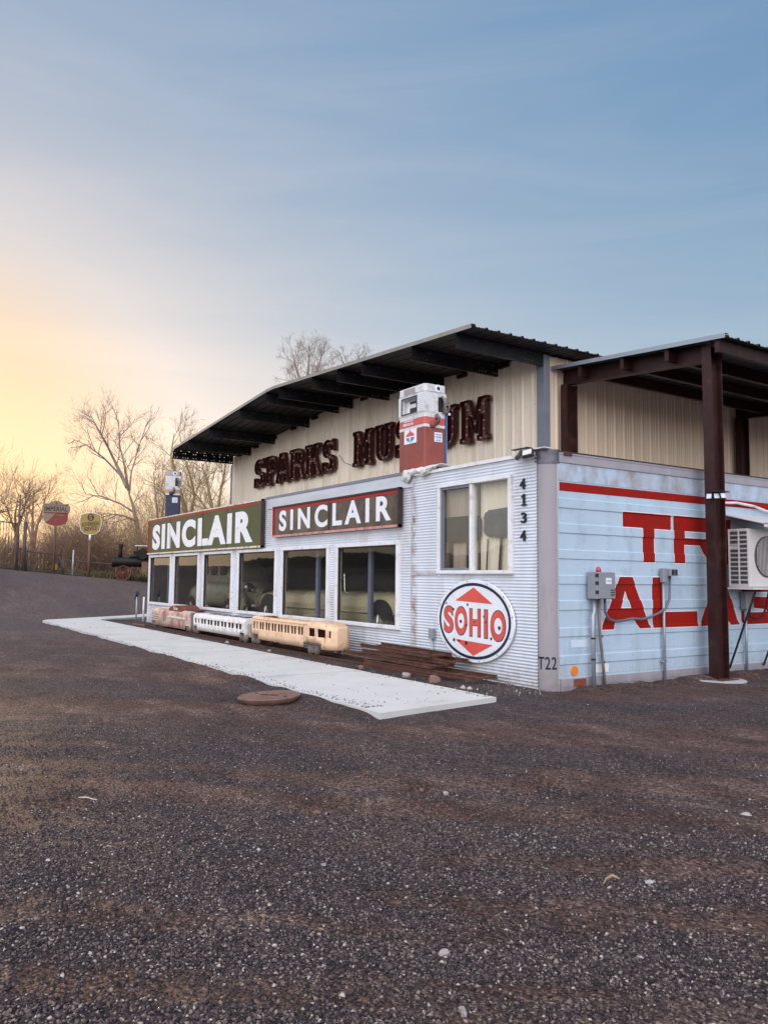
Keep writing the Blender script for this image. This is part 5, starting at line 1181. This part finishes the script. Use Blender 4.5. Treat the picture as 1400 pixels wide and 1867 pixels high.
WH = .26
t = thing('miniature_coach', 'peach coloured miniature railway car with rounded nose at the right end of the train', 'model train', (-6.3, YC, .1), group='miniature train cars')
wn = [(-8.10, -8.02), (-7.94, -7.88)] + [(-7.78 + i * .30 + j * .125, -7.78 + i * .30 + j * .125 + .085) for i in range(7) for j in (0, 1)]
big = [(-5.52, -5.30), (-5.18, -4.93)]
coach_shell(-8.18, -4.72, .22, .72, .27, 'body', M['coachcream'], t, .55, 1, wn + big + [(-4.84, -4.80)], (.44, .595), (-7.9, -5.6), [(-8.18, -7.85), (-5.75, -5.05)])
adopt(MB().box(-7.9, -5.55, YC - .2, YC + .2, .30, .56).build('floor', M['rust']), t)  # raised dark block, added so the windows look shaded inside
adopt(MB().path([(-8.15, YC - .275, .655), (-5.6, YC - .275, .655)], .008, 6).build('gutter', M['coachcream']), t)
adopt(MB().lathe([(.045, -.01), (.05, .02), (.03, .03)], (-4.80, YC - .14, .40), 'x', 18).build('headlight', M['coachcream'], None, True), t)
bogie(-5.38, t); bogie(-8.02, t)
t = thing('miniature_coach', 'white miniature railway coach in the middle of the train', 'model train', (-10, YC, .1), group='miniature train cars')
wn = [(-11.72, -11.62), (-11.5, -11.43)] + [(-11.28 + i * .44 + j * .19, -11.28 + i * .44 + j * .19 + .13) for i in range(6) for j in (0, 1)]
coach_shell(-11.85, -8.58, .20, .62, .27, 'body', M['coachwhite'], t, 0, 1, wn, (.375, .495), None, [(-11.85, -11.6), (-8.85, -8.58)])
mb = MB()
for k in range(4): mb.box(-11.2 + k * .65, -10.85 + k * .65, YC - .09, YC + .09, .612, .626)
adopt(mb.build('roof_hatch', M['darkrim']), t)
adopt(MB().box(-11.7, -8.7, YC - .2, YC + .2, .28, .56).build('floor', M['darkrim']), t)  # raised dark block, added to darken the window openings like interior shade
adopt(MB().box(-8.56, -8.38, YC - .2, YC + .2, .22, .50).build('gangway', M['pumpgrey']), t)
bogie(-8.68, t); bogie(-11.70, t)
t = thing('miniature_locomotive', 'faded red miniature diesel locomotive at the left end of the train', 'model train', (-13.6, YC, .1), group='miniature train cars')
coach_shell(-15.25, -12.1, .16, .64, .29, 'body', M['locored'], t, 0, -1, [], (0, 0), None, [(-15.25, -14.95), (-12.4, -12.1)])
adopt(MB().box(-13.75, -12.35, YC - .315, YC - .292, .42, .47).build('side_stripe', M['creamrim']), t)
adopt(MB().box(-15.22, -14.6, YC - .303, YC - .292, .36, .375).box(-15.22, -14.6, YC - .303, YC - .292, .42, .435).box(-15.22, -14.6, YC - .303, YC - .292, .30, .315).build('nose_stripe', M['creamrim']), t)
mb = MB().prism([(-13.3 + .55 * math.cos(R_(a_)), .60 + .16 * math.sin(R_(a_))) for a_ in range(0, 181, 12)], lambda u, v_, d: (u, d, v_), YC - .26, YC + .26); adopt(mb.build('cab_hood', M['engred']), t)
d = text_data('Erie', .34, .09, .004, .02); adopt(put('cab_lettering', d, front(-13.45, .635, YC - .261), M['creamrim'], None), t)
adopt(MB().box(-12.9, -11.95, YC - .12, YC + .1, .645, .675).build('rear_deck', M['rust']), t)
adopt(MB().box(-12.10, -11.98, YC - .24, YC + .24, .25, .60).build('gangway', M['flex']), t)
adopt(MB().box(-15.0, -14.2, YC - .14, YC + .1, .632, .65).build('roof_panel', M['creamrim']), t)
bogie(-15.05, t); bogie(-12.2, t)
# stacked loose track panels
def track_panel(x0, x1, y, z, tilt, lab, n=5, gauge=.42):
    t = thing('spare_track_section', lab, 'railway track', ((x0 + x1) / 2, y, z), tilt, 'stacked spare track panels'); Lh = (x1 - x0) / 2
    for s_ in (-1, 1):
        MB().box(-Lh, Lh, s_ * gauge / 2 - .01, s_ * gauge / 2 + .01, .012, .05).box(-Lh, Lh, s_ * gauge / 2 - .022, s_ * gauge / 2 + .022, .05, .062).box(-Lh, Lh, s_ * gauge / 2 - .028, s_ * gauge / 2 + .028, .0, .012).build('rail', M['rust'], t)
    for k in range(n): xx = -Lh + .12 + k * (2 * Lh - .24) / (n - 1); MB().box(xx - .035, xx + .035, -gauge / 2 + .03, gauge / 2 - .03, .003, .03).build('tie', M['rust'], t)
track_panel(-3.6, -.78, -.52, .105, R_(2.0), 'lowest spare track panel reaching furthest right under the oval sign', 6)
track_panel(-4.6, -1.75, -.44, .182, R_(-2.6), 'spare track panel second from the bottom of the rusty stack', 6)
track_panel(-3.9, -1.60, -.38, .258, R_(2.2), 'spare track panel second from the top of the rusty stack', 5)
track_panel(-4.1, -1.9, -.38, .334, R_(-3.2), 'topmost spare track panel of the rusty stack', 5)
GB = 'stones lying along the track'
for x, y, s_, m_, lab in [(-2.05, -.98, .075, 'rock', 'pale pointed stone at the slab edge below the stack'), (-1.35, -.97, .10, 'brickstone', 'reddish block at the slab edge below the stack'), (-.62, -1.02, .045, 'rockwhite', 'left of two white pebbles near the slab corner'), (-.52, -.98, .045, 'rockwhite', 'right of two white pebbles near the slab corner'),
                    (-9.2, -.98, .055, 'rock', 'pale stone in the bed below the gap between the coaches'), (-3.35, -1.0, .06, 'brickstone', 'brown stone in the bed left of the pale pointed stone'), (-6.9, -1.0, .05, 'rock', 'grey stone in the bed below the middle of the peach car')]:
    rock('track_stone', x, y, s_, lab, M[m_], GB, (1, .8, .75), .3, .04)
# rusty manhole cover
t = thing('manhole_cover', 'large round rusty cast iron cover lying on the gravel', 'manhole cover', (-1.20, -3.67, gz(-1.2, -3.67) + .012))
t.rotation_euler = (R_(2.5), R_(-1), 0)
MB().lathe([(.26, -.05), (.35, .0), (.385, .035), (.395, .06), (.38, .072), (.36, .066), (.1, .068)], (0, 0, 0), 'z', 44).build('cover_plate', M['rust2'], t, True, auto=35)
mb = MB(); mb.cbox((-.28, -.05, .07), (.05, .03, .006)); mb.cbox((.25, .1, .07), (.05, .03, .006)); mb.build('lift_slot', M['black'], t)
d = text_data('WATER', .28, .08, .006, .02); rawmesh('cast_mark', [(p_[0] - .14, p_[1] - .04, .067 + p_[2]) for p_ in d[0]], d[1], M['rust'], t).rotation_euler = (0, 0, .5)
# yard hydrant
t = thing('yard_hydrant', 'navy headed yard hydrant on thin pipes at the left corner of the building', 'hydrant', (-18.55, -.35, 0))
MB().tube((0, 0, -.02), (0, 0, .86), .024).build('pipe', M['conduit'], t, True)
MB().path([(-.16, -.02, .80), (-.06, 0, .86), (0, 0, .92), (.03, 0, .99), (.0, 0, 1.05)], [.022, .035, .05, .05, .03], 10).build('head', M['pumpiron'], t, True)
MB().path([(0, 0, 1.03), (.12, .03, 1.04), (.17, .03, .94)], .018, 8).build('handle', M['pumpiron'], t, True)
tag(MB().path([(-18.62, -.1, -.02), (-18.60, -.1, .86)], .03, 8).build('standpipe', M['white_trim'], None, True), 'short white standpipe between the hydrant and the building corner', 'pipe')

# ------------------------------------------------------------------ background
def gpt(px, d): q = bgp(px, 1045, d); return (q.x, q.y, gz(q.x, q.y))
def fence_run(name, a, b, h, lab, cat, barstep=.16, post=True, mesh_r=.019, bottom=True, ends=True):
    A = Vector(a); B = Vector(b); t = thing(name, lab, cat, a); Lr = (B - A).length; u = (B - A) / Lr
    P = lambda s_, z: ((A + u * s_).x - A.x, (A + u * s_).y - A.y, (A + u * s_).z - A.z + z)
    fr = MB(); fr.path([P(0, h), P(Lr, h)], .03, 6); fr.path([P(0, .12), P(Lr, .12)], .035, 6)
    if bottom: fr.path([P(0, .02), P(Lr, .02)], .07, 4)
    fr.build('frame', M['fencemetal'], t)
    mb = MB(); s_ = 0
    while s_ < Lr: mb.path([P(s_, .12), P(s_, h)], mesh_r, 3, False); s_ += barstep
    mb.build('bars', M['fencemetal'], t)
    if ends:
        for s_ in (0, Lr): MB().path([P(s_, -.1), P(s_, h + .08)], .045, 8).build('post', M['fencemetal'], t, True)
    return t
fence_run('tall_gate', gpt(-30, 47.5), gpt(29, 48.5), 2.6, 'tall barred gate at the left edge of the yard', 'gate', .17)
fence_run('narrow_gate', gpt(31, 48.5), gpt(43, 48.6), 1.25, 'narrow wire gate between the tall gate and the dark lamp post', 'gate', .15)
fence_run('low_gate', gpt(48, 48.8), gpt(114, 49.5), 1.15, 'long low barred gate under the shield sign', 'gate', .2)
fence_run('wire_fence', gpt(116, 49.5), gpt(240, 49.0), .9, 'low wire fence running behind the round yellow sign', 'fence', .5, bottom=False, mesh_r=.012)
a = gpt(31, 48.3); tag(MB().tube((a[0], a[1], a[2] - .1), (a[0], a[1], a[2] + 4.2), .05, .04).build('gate_post', M['fencemetal'], None, True), 'tall thin post at the right edge of the tall gate', 'post')
a = gpt(43, 48.4); t = thing('lamp_post', 'dark thick gate post with a small lamp leaning from its top', 'post', a)
MB().tube((0, 0, -.1), (0, 0, 2.75), .10, .09).build('pole', M['fencemetal'], t, True); MB().path([(0, 0, 2.7), (-.02, -.12, 2.95), (-.05, -.25, 3.0)], .02, 6).build('arm', M['fencemetal'], t); MB().lathe([(.03, -.06), (.09, -.04), (.11, .05), (.04, .09)], (-.07, -.3, 3.02), 'z', 12).build('lamp', M['fencemetal'], t, True)
a = gpt(133, 47); tag(MB().tube((a[0], a[1], a[2] - .1), (a[0], a[1], a[2] + 1.4), .045).build('fence_post', M['conduit'], None, True), 'short pale post between the two pole signs', 'post')
a = gpt(99, 48.6); tag(MB().cbox((a[0] + .1, a[1], a[2] + .42), (.03, .26, .30), .1).build('yellow_notice', M['yellow']), 'small yellow notice hanging on the low gate', 'sign')
# facing frame for the pole signs: local x to the right of the picture
def facing(px, d):
    p_ = gpt(px, d); r = Vector((p_[0] - CAM[0], p_[1] - CAM[1], 0)).normalized(); rz = math.atan2(r.y, r.x) - math.pi / 2; return p_, rz
def arcs(*a): return a
p_, rz = facing(98, 48); t = thing('shield_pole_sign', 'red and cream shield shaped pole sign reading IMPERIAL', 'sign', p_, rz)
MB().tube((0, .03, -.1), (0, .03, 3.1), .075, .065).build('pole', M['signbrown'], t, True)
zc_ = 2.70
sh = [(-.72, .35), (-.60, .12), (-.3, .02), (0, -.04), (.3, .02), (.60, .12), (.72, .35), (.72, 1.28), (.66, 1.22), (.5, 1.22)] + arcp(0, 1.05, .5, .33, 30, 150, 8) + [(-.5, 1.22), (-.66, 1.22), (-.72, 1.28)]
FS = lambda u, v_, d: (u, d, v_ + zc_)
MB().prism(sh, FS, -.02, .02).build('shield', M['impcream'], t)
MB().prism([(-.58, .14), (-.3, .04), (0, -.02), (.3, .04), (.58, .14), (.70, .36), (.70, .70), (0, .70)], FS, -.026, -.0215).build('red_field', M['impred'], t)
MB().prism([(.5, 1.14), (.70, 1.14), (.70, 1.24)], FS, -.026, -.0215).build('red_corner', M['impred'], t)
MB().prism([(-.80, .74), (.80, .74), (.84, .93), (.80, 1.12), (-.80, 1.12), (-.84, .93)], FS, -.045, -.027).build('name_band', M['impcream'], t)
MB().prism([(-.76, .70), (.76, .70), (.76, .735), (-.76, .735)], FS, -.05, -.027).prism([(-.76, 1.125), (.76, 1.125), (.76, 1.15), (-.76, 1.15)], FS, -.05, -.027).build('band_edge', M['impred'], t)
d = text_data('IMPERIAL', 1.36, .27, .004, .03, 1.05); rawmesh('name', [(-.68 + q[0], -.0455 - q[2], zc_ + .795 + q[1]) for q in d[0]], d[1], M['darkrim'], t)
MB().prism([(-.02, 1.17), (.02, 1.17), (.02, 1.24), (.08, 1.24), (.08, 1.28), (.02, 1.28), (.02, 1.33), (-.02, 1.33), (-.02, 1.28), (-.08, 1.28), (-.08, 1.24), (-.02, 1.24)], FS, -.028, -.0215).build('emblem', M['impred'], t)
d = text_data('Products', .44, .10, .003, .02); rawmesh('small_text', [(.05 + q[0], -.0265 - q[2], zc_ + .55 + q[1]) for q in d[0]], d[1], M['impcream'], t)
t.scale = (.88, 1, 1)
p_, rz = facing(162, 46); t = thing('round_pole_sign', 'rounded yellow pole sign reading SOVEREIGN SERVICE', 'sign', p_, rz)
MB().tube((0, .03, -.1), (0, .03, 1.95), .075, .07).build('pole', M['signbrown'], t, True); MB().tube((0, .03, 1.955), (0, .03, 2.3), .06).build('pole_top', M['enamel_white'], t, True)
zc_ = 2.30
oc = [(0, -.02), (.28, .03), (.46, .2), (.53, .50), (.53, .80), (.48, 1.02), (.28, 1.10), (0, 1.16), (-.28, 1.10), (-.48, 1.02), (-.53, .80), (-.53, .50), (-.46, .2), (-.28, .03)]
FS = lambda u, v_, d: (u, d, v_ + zc_)
MB().prism([(a_ * 1.04, .57 + (b_ - .57) * 1.04) for a_, b_ in oc], FS, -.02, .02).build('rim', M['enamel_white'], t)
MB().prism(oc, FS, -.027, -.0205).build('face', M['yellow'], t)
MB().prism([(.17 * math.cos(R_(a_)), .90 + .19 * math.sin(R_(a_))) for a_ in range(0, 360, 15)], FS, -.031, -.0275).build('badge', M['darkrim'], t)
d = text_data('S', .15, .25, .003, .02); rawmesh('badge_letter', [(-.075 + q[0], -.0315 - q[2], zc_ + .775 + q[1]) for q in d[0]], d[1], M['yellow'], t)
for s_, x0, z0, w_, h_ in (('SOVEREIGN', -.44, .38, .88, .22), ('SERVICE', -.32, .14, .66, .22)):
    d = text_data(s_, w_, h_, .003, .025); rawmesh('name', [(x0 + q[0], -.0275 - q[2], zc_ + z0 + q[1] * (1) + (q[0]) * .14) for q in d[0]], d[1], M['darkrim'], t)
# traction engine
p_, rz = facing(225, 46); p2 = gpt(225, 46)
t = thing('traction_engine', 'old black steam traction engine with spoked red wheels behind the building corner', 'steam engine', (p2[0], p2[1], p2[2] - .02), rz)
MB().lathe([(.12, -.60), (.27, -.59), (.29, -.50), (.29, -.44), (.27, -.42), (.27, 1.55), (.1, 1.56)], (0, 0, 1.0), 'x', 24).build('boiler', M['iron'], t, True, auto=40)
MB().path([(-.18, 0, 1.2), (-.18, 0, 1.55), (-.16, 0, 1.9), (-.16, 0, 1.97)], [.13, .10, .115, .13], 14).build('smokestack', M['iron'], t, True)
MB().box(.95, 1.75, -.33, .33, .42, 1.02).build('firebox', M['enginetan'], t)
MB().path([(.3, -.1, 1.28), (.7, -.1, 1.33), (1.3, -.1, 1.28)], .10, 8).build('cylinder', M['iron'], t, True)
MB().lathe([(.28, -.03), (.30, -.03), (.30, .03), (.28, .03)], (1.0, -.38, 1.45), 'y', 24).build('flywheel', M['iron'], t)
def ewheel(x, y, r, parent):
    w_ = MB().lathe([(r * .9, -.09), (r, -.09), (r, .09), (r * .9, .09)], (x, y, r), 'y', 32); b_ = w_
    for k in range(32): pass
    o = w_.build('wheel', M['engred'], parent)
    o.data.polygons  # ring caps removed below
    bm = bmesh.new(); bm.from_mesh(o.data); bmesh.ops.delete(bm, geom=[q for q in bm.faces if len(q.verts) > 4], context='FACES'); 
    bm.to_mesh(o.data); bm.free()
    sp = MB()
    for k in range(14):
        a_ = 2 * math.pi * k / 14; sp.tube((x, y - .05, r), (x + r * .92 * math.cos(a_), y, r + r * .92 * math.sin(a_)), .014, n=4)
    sp.lathe([(.07, -.12), (.08, .08)], (x, y, r), 'y', 12); sp.build('spokes', M['engred'], o)
for s_ in (-1, 1): ewheel(.0, s_ * .42, .40, t); ewheel(1.95, s_ * .58, .62, t)
MB().tube((0, -.5, .4), (0, .5, .4), .035).build('front_axle', M['iron'], t); MB().box(-.1, .1, -.1, .1, .4, .8).build('front_bolster', M['iron'], t)
MB().box(.55, 2.9, -.62, .62, 1.86, 1.90).build('canopy', M['enamel_white'], t)
for x in (.7, 1.25, 2.6):
    for s_ in (-1, 1): MB().tube((x, s_ * .5, 1.0 if x > 1 else 1.1), (x, s_ * .5, 1.86), .02).build('canopy_post', M['iron'], t)
MB().box(1.75, 2.8, -.4, .4, .5, .85).build('platform', M['iron'], t)
MB().box(.5, 1.3, -.15, .1, 1.36, 1.6).build('valve_gear', M['iron'], t)

# trees
def grow(mbt, mbc, p, dr, L_, r, lvl, rn, spread, up, maxl):
    nseg = 4 if lvl < 2 else 3; pts = [p]; rad = [r]; d_ = dr.copy()
    for k in range(nseg):
        d_ = (d_ + Vector((rn.gauss(0, 1), rn.gauss(0, 1), rn.gauss(0, .6))) * .10 + Vector((0, 0, up))).normalized()
        p = p + d_ * (L_ / nseg); pts.append(p); rad.append(r * (1 - .5 * (k + 1) / nseg) if lvl < maxl else r * (1 - .8 * (k + 1) / nseg))
    (mbt if lvl < 2 else mbc).path(pts, rad, 6 if lvl == 0 else (4 if lvl < 2 else 3), False)
    if lvl >= maxl: return
    nb = rn.choice((3, 4)) if lvl < 2 else rn.choice((3, 4, 4))
    for k in range(nb):
        i = rn.choice(range(1, nseg + 1)) if k else nseg; base = pts[i]; a_ = rn.uniform(0, 6.283)
        side_ = d_.cross(Vector((math.cos(a_), math.sin(a_), .3))).normalized()
        nd = (d_ * (1 - spread * .55) + side_ * rn.uniform(.4, 1.0) * spread).normalized()
        grow(mbt, mbc, base, nd, L_ * rn.uniform(.55, .8), max(rad[i] * .72, .006), lvl + 1, rn, spread, up, maxl)
def limb(mbt, mbc, pts, r0, r1, rn, nsub, sublen, subr, spread, up, maxl, start=.25):
    pts = [Vector(q) for q in pts]; n = len(pts); rad = [r0 + (r1 - r0) * i / (n - 1) for i in range(n)]
    mbt.path(pts, rad, 8, False)
    for k in range(nsub):
        s_ = start + (1 - start) * (k + rn.random() * .8) / nsub; s_ = min(s_, .999) * (n - 1); i = int(s_); q = pts[i].lerp(pts[i + 1], s_ - i); d_ = (pts[i + 1] - pts[i]).normalized(); a_ = rn.uniform(0, 6.283)
        sd_ = d_.cross(Vector((math.cos(a_), math.sin(a_), .2))).normalized(); nd = (d_ * .62 + sd_ * spread + Vector((0, 0, .2))).normalized()
        grow(mbt, mbc, q, nd, sublen * rn.uniform(.7, 1.2) * (1 - .35 * s_ / (n - 1)), subr * rn.uniform(.7, 1.1), 1, rn, .62, up, maxl)
def tree(name, lab, base_px, d, limbs, seed, m_, r0=.2, nsub=9, sublen=2.6, subr=.05, maxl=4, spread=.75, up=.06, group='bare trees beyond the yard'):
    rn = random.Random(seed); b = gpt(base_px, d); t = thing(name, lab, 'tree', (b[0], b[1], b[2] - .1), 0, group); mt_, mc_ = MB(), MB(); off = Vector(t.location)
    for li in limbs:
        r_ = li[0]; pts = []
        for (px, py, *dd) in li[1]: q = bgp(px, py, d + (dd[0] if dd else 0)); pts.append(q - off)
        if li[0] >= r0 * .99: pts[0].z = -.2
        limb(mt_, mc_, pts, r_, max(r_ * .12, .014), rn, li[2] if len(li) > 2 else nsub, sublen, subr, spread, up, maxl)
    mt_.build('trunk', m_, t, True); mc_.build('crown', m_, t)
    return t
tree('bare_tree', 'tall leaning bare tree with forked pale trunk behind the traction engine', 264, 58,
     [(.27, [(264, 1040), (256, 985), (244, 925), (232, 888)], 2), (.14, [(232, 888), (214, 850, 1), (195, 810, 1), (178, 780, 0), (165, 755)], 9), (.11, [(234, 892), (228, 850, -1), (218, 810, -1), (217, 765, 0)], 9),
      (.08, [(222, 868), (190, 835), (160, 812, -1), (132, 800)], 7), (.08, [(236, 900), (240, 860, 1), (252, 820, 1), (262, 790)], 7), (.08, [(246, 935), (220, 918), (185, 905, 1), (150, 900)], 7), (.10, [(250, 950), (225, 940, -1), (190, 935, -1)], 5)], 21, M['bark'], .27, 9, 1.75, .034, 4)
tree('bare_tree', 'bare tree with many upright stems at the left edge', 30, 60, [(.16, [(32, 1040), (31, 985), (28, 940), (35, 900)], 10), (.09, [(31, 975), (18, 940), (6, 905)], 8), (.09, [(32, 965), (45, 930), (50, 895)], 8)], 5, M['bark2'], .16, 9, 1.6, .03, 4)
tree('bare_tree', 'bare brown tree rising left of the shield sign', 62, 58, [(.18, [(58, 1040), (60, 990), (60, 950), (62, 895)], 10), (.12, [(61, 1000), (68, 960), (80, 925), (84, 900)], 8), (.08, [(58, 980), (48, 950), (44, 930)], 6)], 9, M['bark2'], .18, 9, 1.6, .03, 4)
tree('bare_tree', 'bare tree standing off the left edge of the yard', -40, 58, [(.16, [(-40, 1040), (-38, 980), (-30, 930), (-25, 890)], 10), (.08, [(-38, 960), (-15, 940), (5, 930)], 7)], 15, M['bark2'], .16, 9, 2.6, .04, 4)
tree('willow_tree', 'feathery willow behind the navy gas pump', 322, 44, [(.16, [(345, 1000), (338, 930), (325, 880), (312, 830), (318, 790)], 11), (.10, [(343, 960), (355, 905), (345, 860), (330, 820)], 9), (.08, [(342, 970), (318, 930), (300, 900), (285, 880)], 8)], 31, M['bark3'], .16, 9, 1.45, .024, 4)
tree('willow_tree', 'yellowish willow between the navy pump and the cream building', 395, 42, [(.15, [(392, 1000), (388, 930), (378, 880), (368, 845)], 11), (.10, [(392, 960), (402, 900), (410, 860), (412, 835)], 10), (.08, [(391, 950), (368, 915), (350, 890)], 8)], 33, M['bark3'], .15, 9, 1.35, .024, 4)
tree('bare_tree', 'bare tree in the gap beside the green sign and tall tree', 285, 62, [(.16, [(292, 1040), (290, 960), (284, 905), (280, 860)], 10), (.1, [(291, 970), (300, 910), (312, 880)], 8)], 35, M['bark'], .16, 9, 1.5, .028, 4)
tree('bare_tree', 'large bare treetop fanning above the roof ridge', 570, 44, [(.24, [(560, 1040), (560, 900), (560, 780), (558, 720)], 0), (.12, [(558, 730), (548, 695), (538, 665), (534, 645)], 10), (.12, [(558, 730), (560, 695), (563, 660), (565, 632)], 10), (.12, [(558, 730), (572, 695), (582, 665), (588, 640)], 10), (.07, [(558, 730), (538, 705), (526, 692)], 6), (.08, [(560, 725), (582, 702), (596, 675)], 7)], 41, M['bark'], .24, 9, .85, .017, 4)
tree('bare_tree', 'smaller bare treetop right of the one above the ridge', 650, 48, [(.2, [(645, 1040), (645, 880), (645, 740), (645, 690)], 0), (.1, [(645, 700), (634, 678), (624, 658), (620, 648)], 8), (.1, [(645, 700), (650, 672), (655, 648)], 8), (.08, [(645, 700), (658, 684), (665, 664)], 7)], 43, M['bark'], .2, 9, .65, .015, 4)
# brush
def bush(px, d, h, w, seed, lab, m_, nst=34):
    rn = random.Random(seed); b = gpt(px, d); t = thing('bush', lab, 'bush', b, 0, 'leafless brush beyond the fence'); mb = MB(); ms = MB()
    for k in range(nst):
        a_ = rn.uniform(0, 6.283); q = rn.random() ** .6; dr = Vector((math.cos(a_) * q * w / h, math.sin(a_) * q * w / h, 1)).normalized()
        p = Vector((math.cos(a_) * q * w * .35, math.sin(a_) * q * w * .35, 0))
        grow(ms, mb, p, dr, h * rn.uniform(.32, .5), .028, 1 if k % 3 else 0, rn, .6, .03, 4 if k % 3 else 3)
    ms.build('stems', m_, t); mb.build('twigs', m_, t); return t
bl = ['low tangled bush behind the low gate', 'rounded brown bush right of the shield sign pole', 'dense bush between the two pole signs', 'wide bush just left of the round yellow sign', 'thick bush behind the round yellow sign', 'pale bush between the yellow sign and the smokestack', 'dark bush behind the traction engine boiler', 'tall bush right behind the leaning tree', 'brown bush behind the tall gate', 'bush at the far left behind the gate', 'bush beyond the green sign, near the navy pump', 'bush right of the navy pump', 'yellow-brown bush against the cream building']
for k, (px, d, h, w) in enumerate([(72, 54, 2.2, 2.2), (112, 55, 3.4, 2.4), (136, 53, 3.0, 2.2), (152, 56, 4.2, 2.6), (180, 54, 3.0, 2.6), (205, 57, 4.0, 3.0), (238, 54, 3.0, 3.0), (262, 60, 5.0, 3.4), (20, 56, 2.0, 3.0), (-12, 55, 2.2, 3.0), (300, 50, 5.2, 3.0), (350, 46, 5.0, 2.8), (405, 44, 4.6, 2.6)]):
    bush(px, d, h * 1.25, w, 100 + k, bl[k], M['bark3'] if k >= 10 else M['bark2'])
# far thicket closing the view and weeds at the yard edge
rn = random.Random(77); mb = MB()
for k in range(900):
    px = rn.uniform(-120, 440); d = rn.uniform(62, 82); b = Vector(gpt(px, d)); h = rn.uniform(1.6, 4.4) * (1.15 if 100 < px < 280 or px > 290 else .8)
    lean = Vector((rn.gauss(0, .3), rn.gauss(0, .3), 1)).normalized()
    mid = b + lean * h * .5; mb.path([b, mid, mid + (lean + Vector((rn.gauss(0, .3), rn.gauss(0, .3), .2))).normalized() * h * .5], [.04, .03, .01], 3, False)
    for j in range(4):
        q = b + lean * h * rn.uniform(.3, .8); dd = (lean + Vector((rn.gauss(0, .7), rn.gauss(0, .7), rn.uniform(-.1, .5)))).normalized(); mb.path([q, q + dd * h * rn.uniform(.2, .45)], [.02, .006], 3, False)
tag(mb.build('thicket', M['bark2']), 'distant tangle of leafless undergrowth behind the fence', 'thicket', kind='stuff')
mb = MB()
for k in range(6500):
    px = rn.uniform(-60, 300); d = 49.5 + rn.random() ** 1.6 * 10 - (px > 150) * 2.0; b = gpt(px, d); h = rn.uniform(.12, .5); a_ = rn.uniform(0, 6.28); w_ = rn.uniform(.03, .08)
    c_, s_ = math.cos(a_) * w_, math.sin(a_) * w_; lx, ly = rn.gauss(0, .1), rn.gauss(0, .1)
    mb.add([(b[0] - c_, b[1] - s_, b[2] - .02), (b[0] + c_, b[1] + s_, b[2] - .02), (b[0] + lx, b[1] + ly, b[2] + h)], [(0, 1, 2)])
tag(mb.build('weeds', M['weeds']), 'dry weeds along the edge of the yard', 'weeds', kind='stuff')
# wooded rise across the road, seen mirrored in the panes
v = []; f = []; n = 60
for i in range(n + 1):
    x = -220 + i * 340 / n
    h = 6.3 + 1.0 * math.sin(i * .7) + 1.3 * math.sin(i * 1.9 + 1)
    for (dy, q) in ((0, 0), (-6, .55), (-16, 1), (-60, 1.05)): v.append((x, -78 + dy + 3 * math.sin(i * .8), h * q - .1))
for i in range(n):
    for j in range(3): a_ = i * 4 + j; f.append((a_, a_ + 4, a_ + 5, a_ + 1))
o = rawmesh('hills', v, f, mat('brown_hill', (.06, .045, .035), .95, 0, .4, .3), None, True); tag(o, 'low brown wooded rise across the road', 'hill', kind='structure')
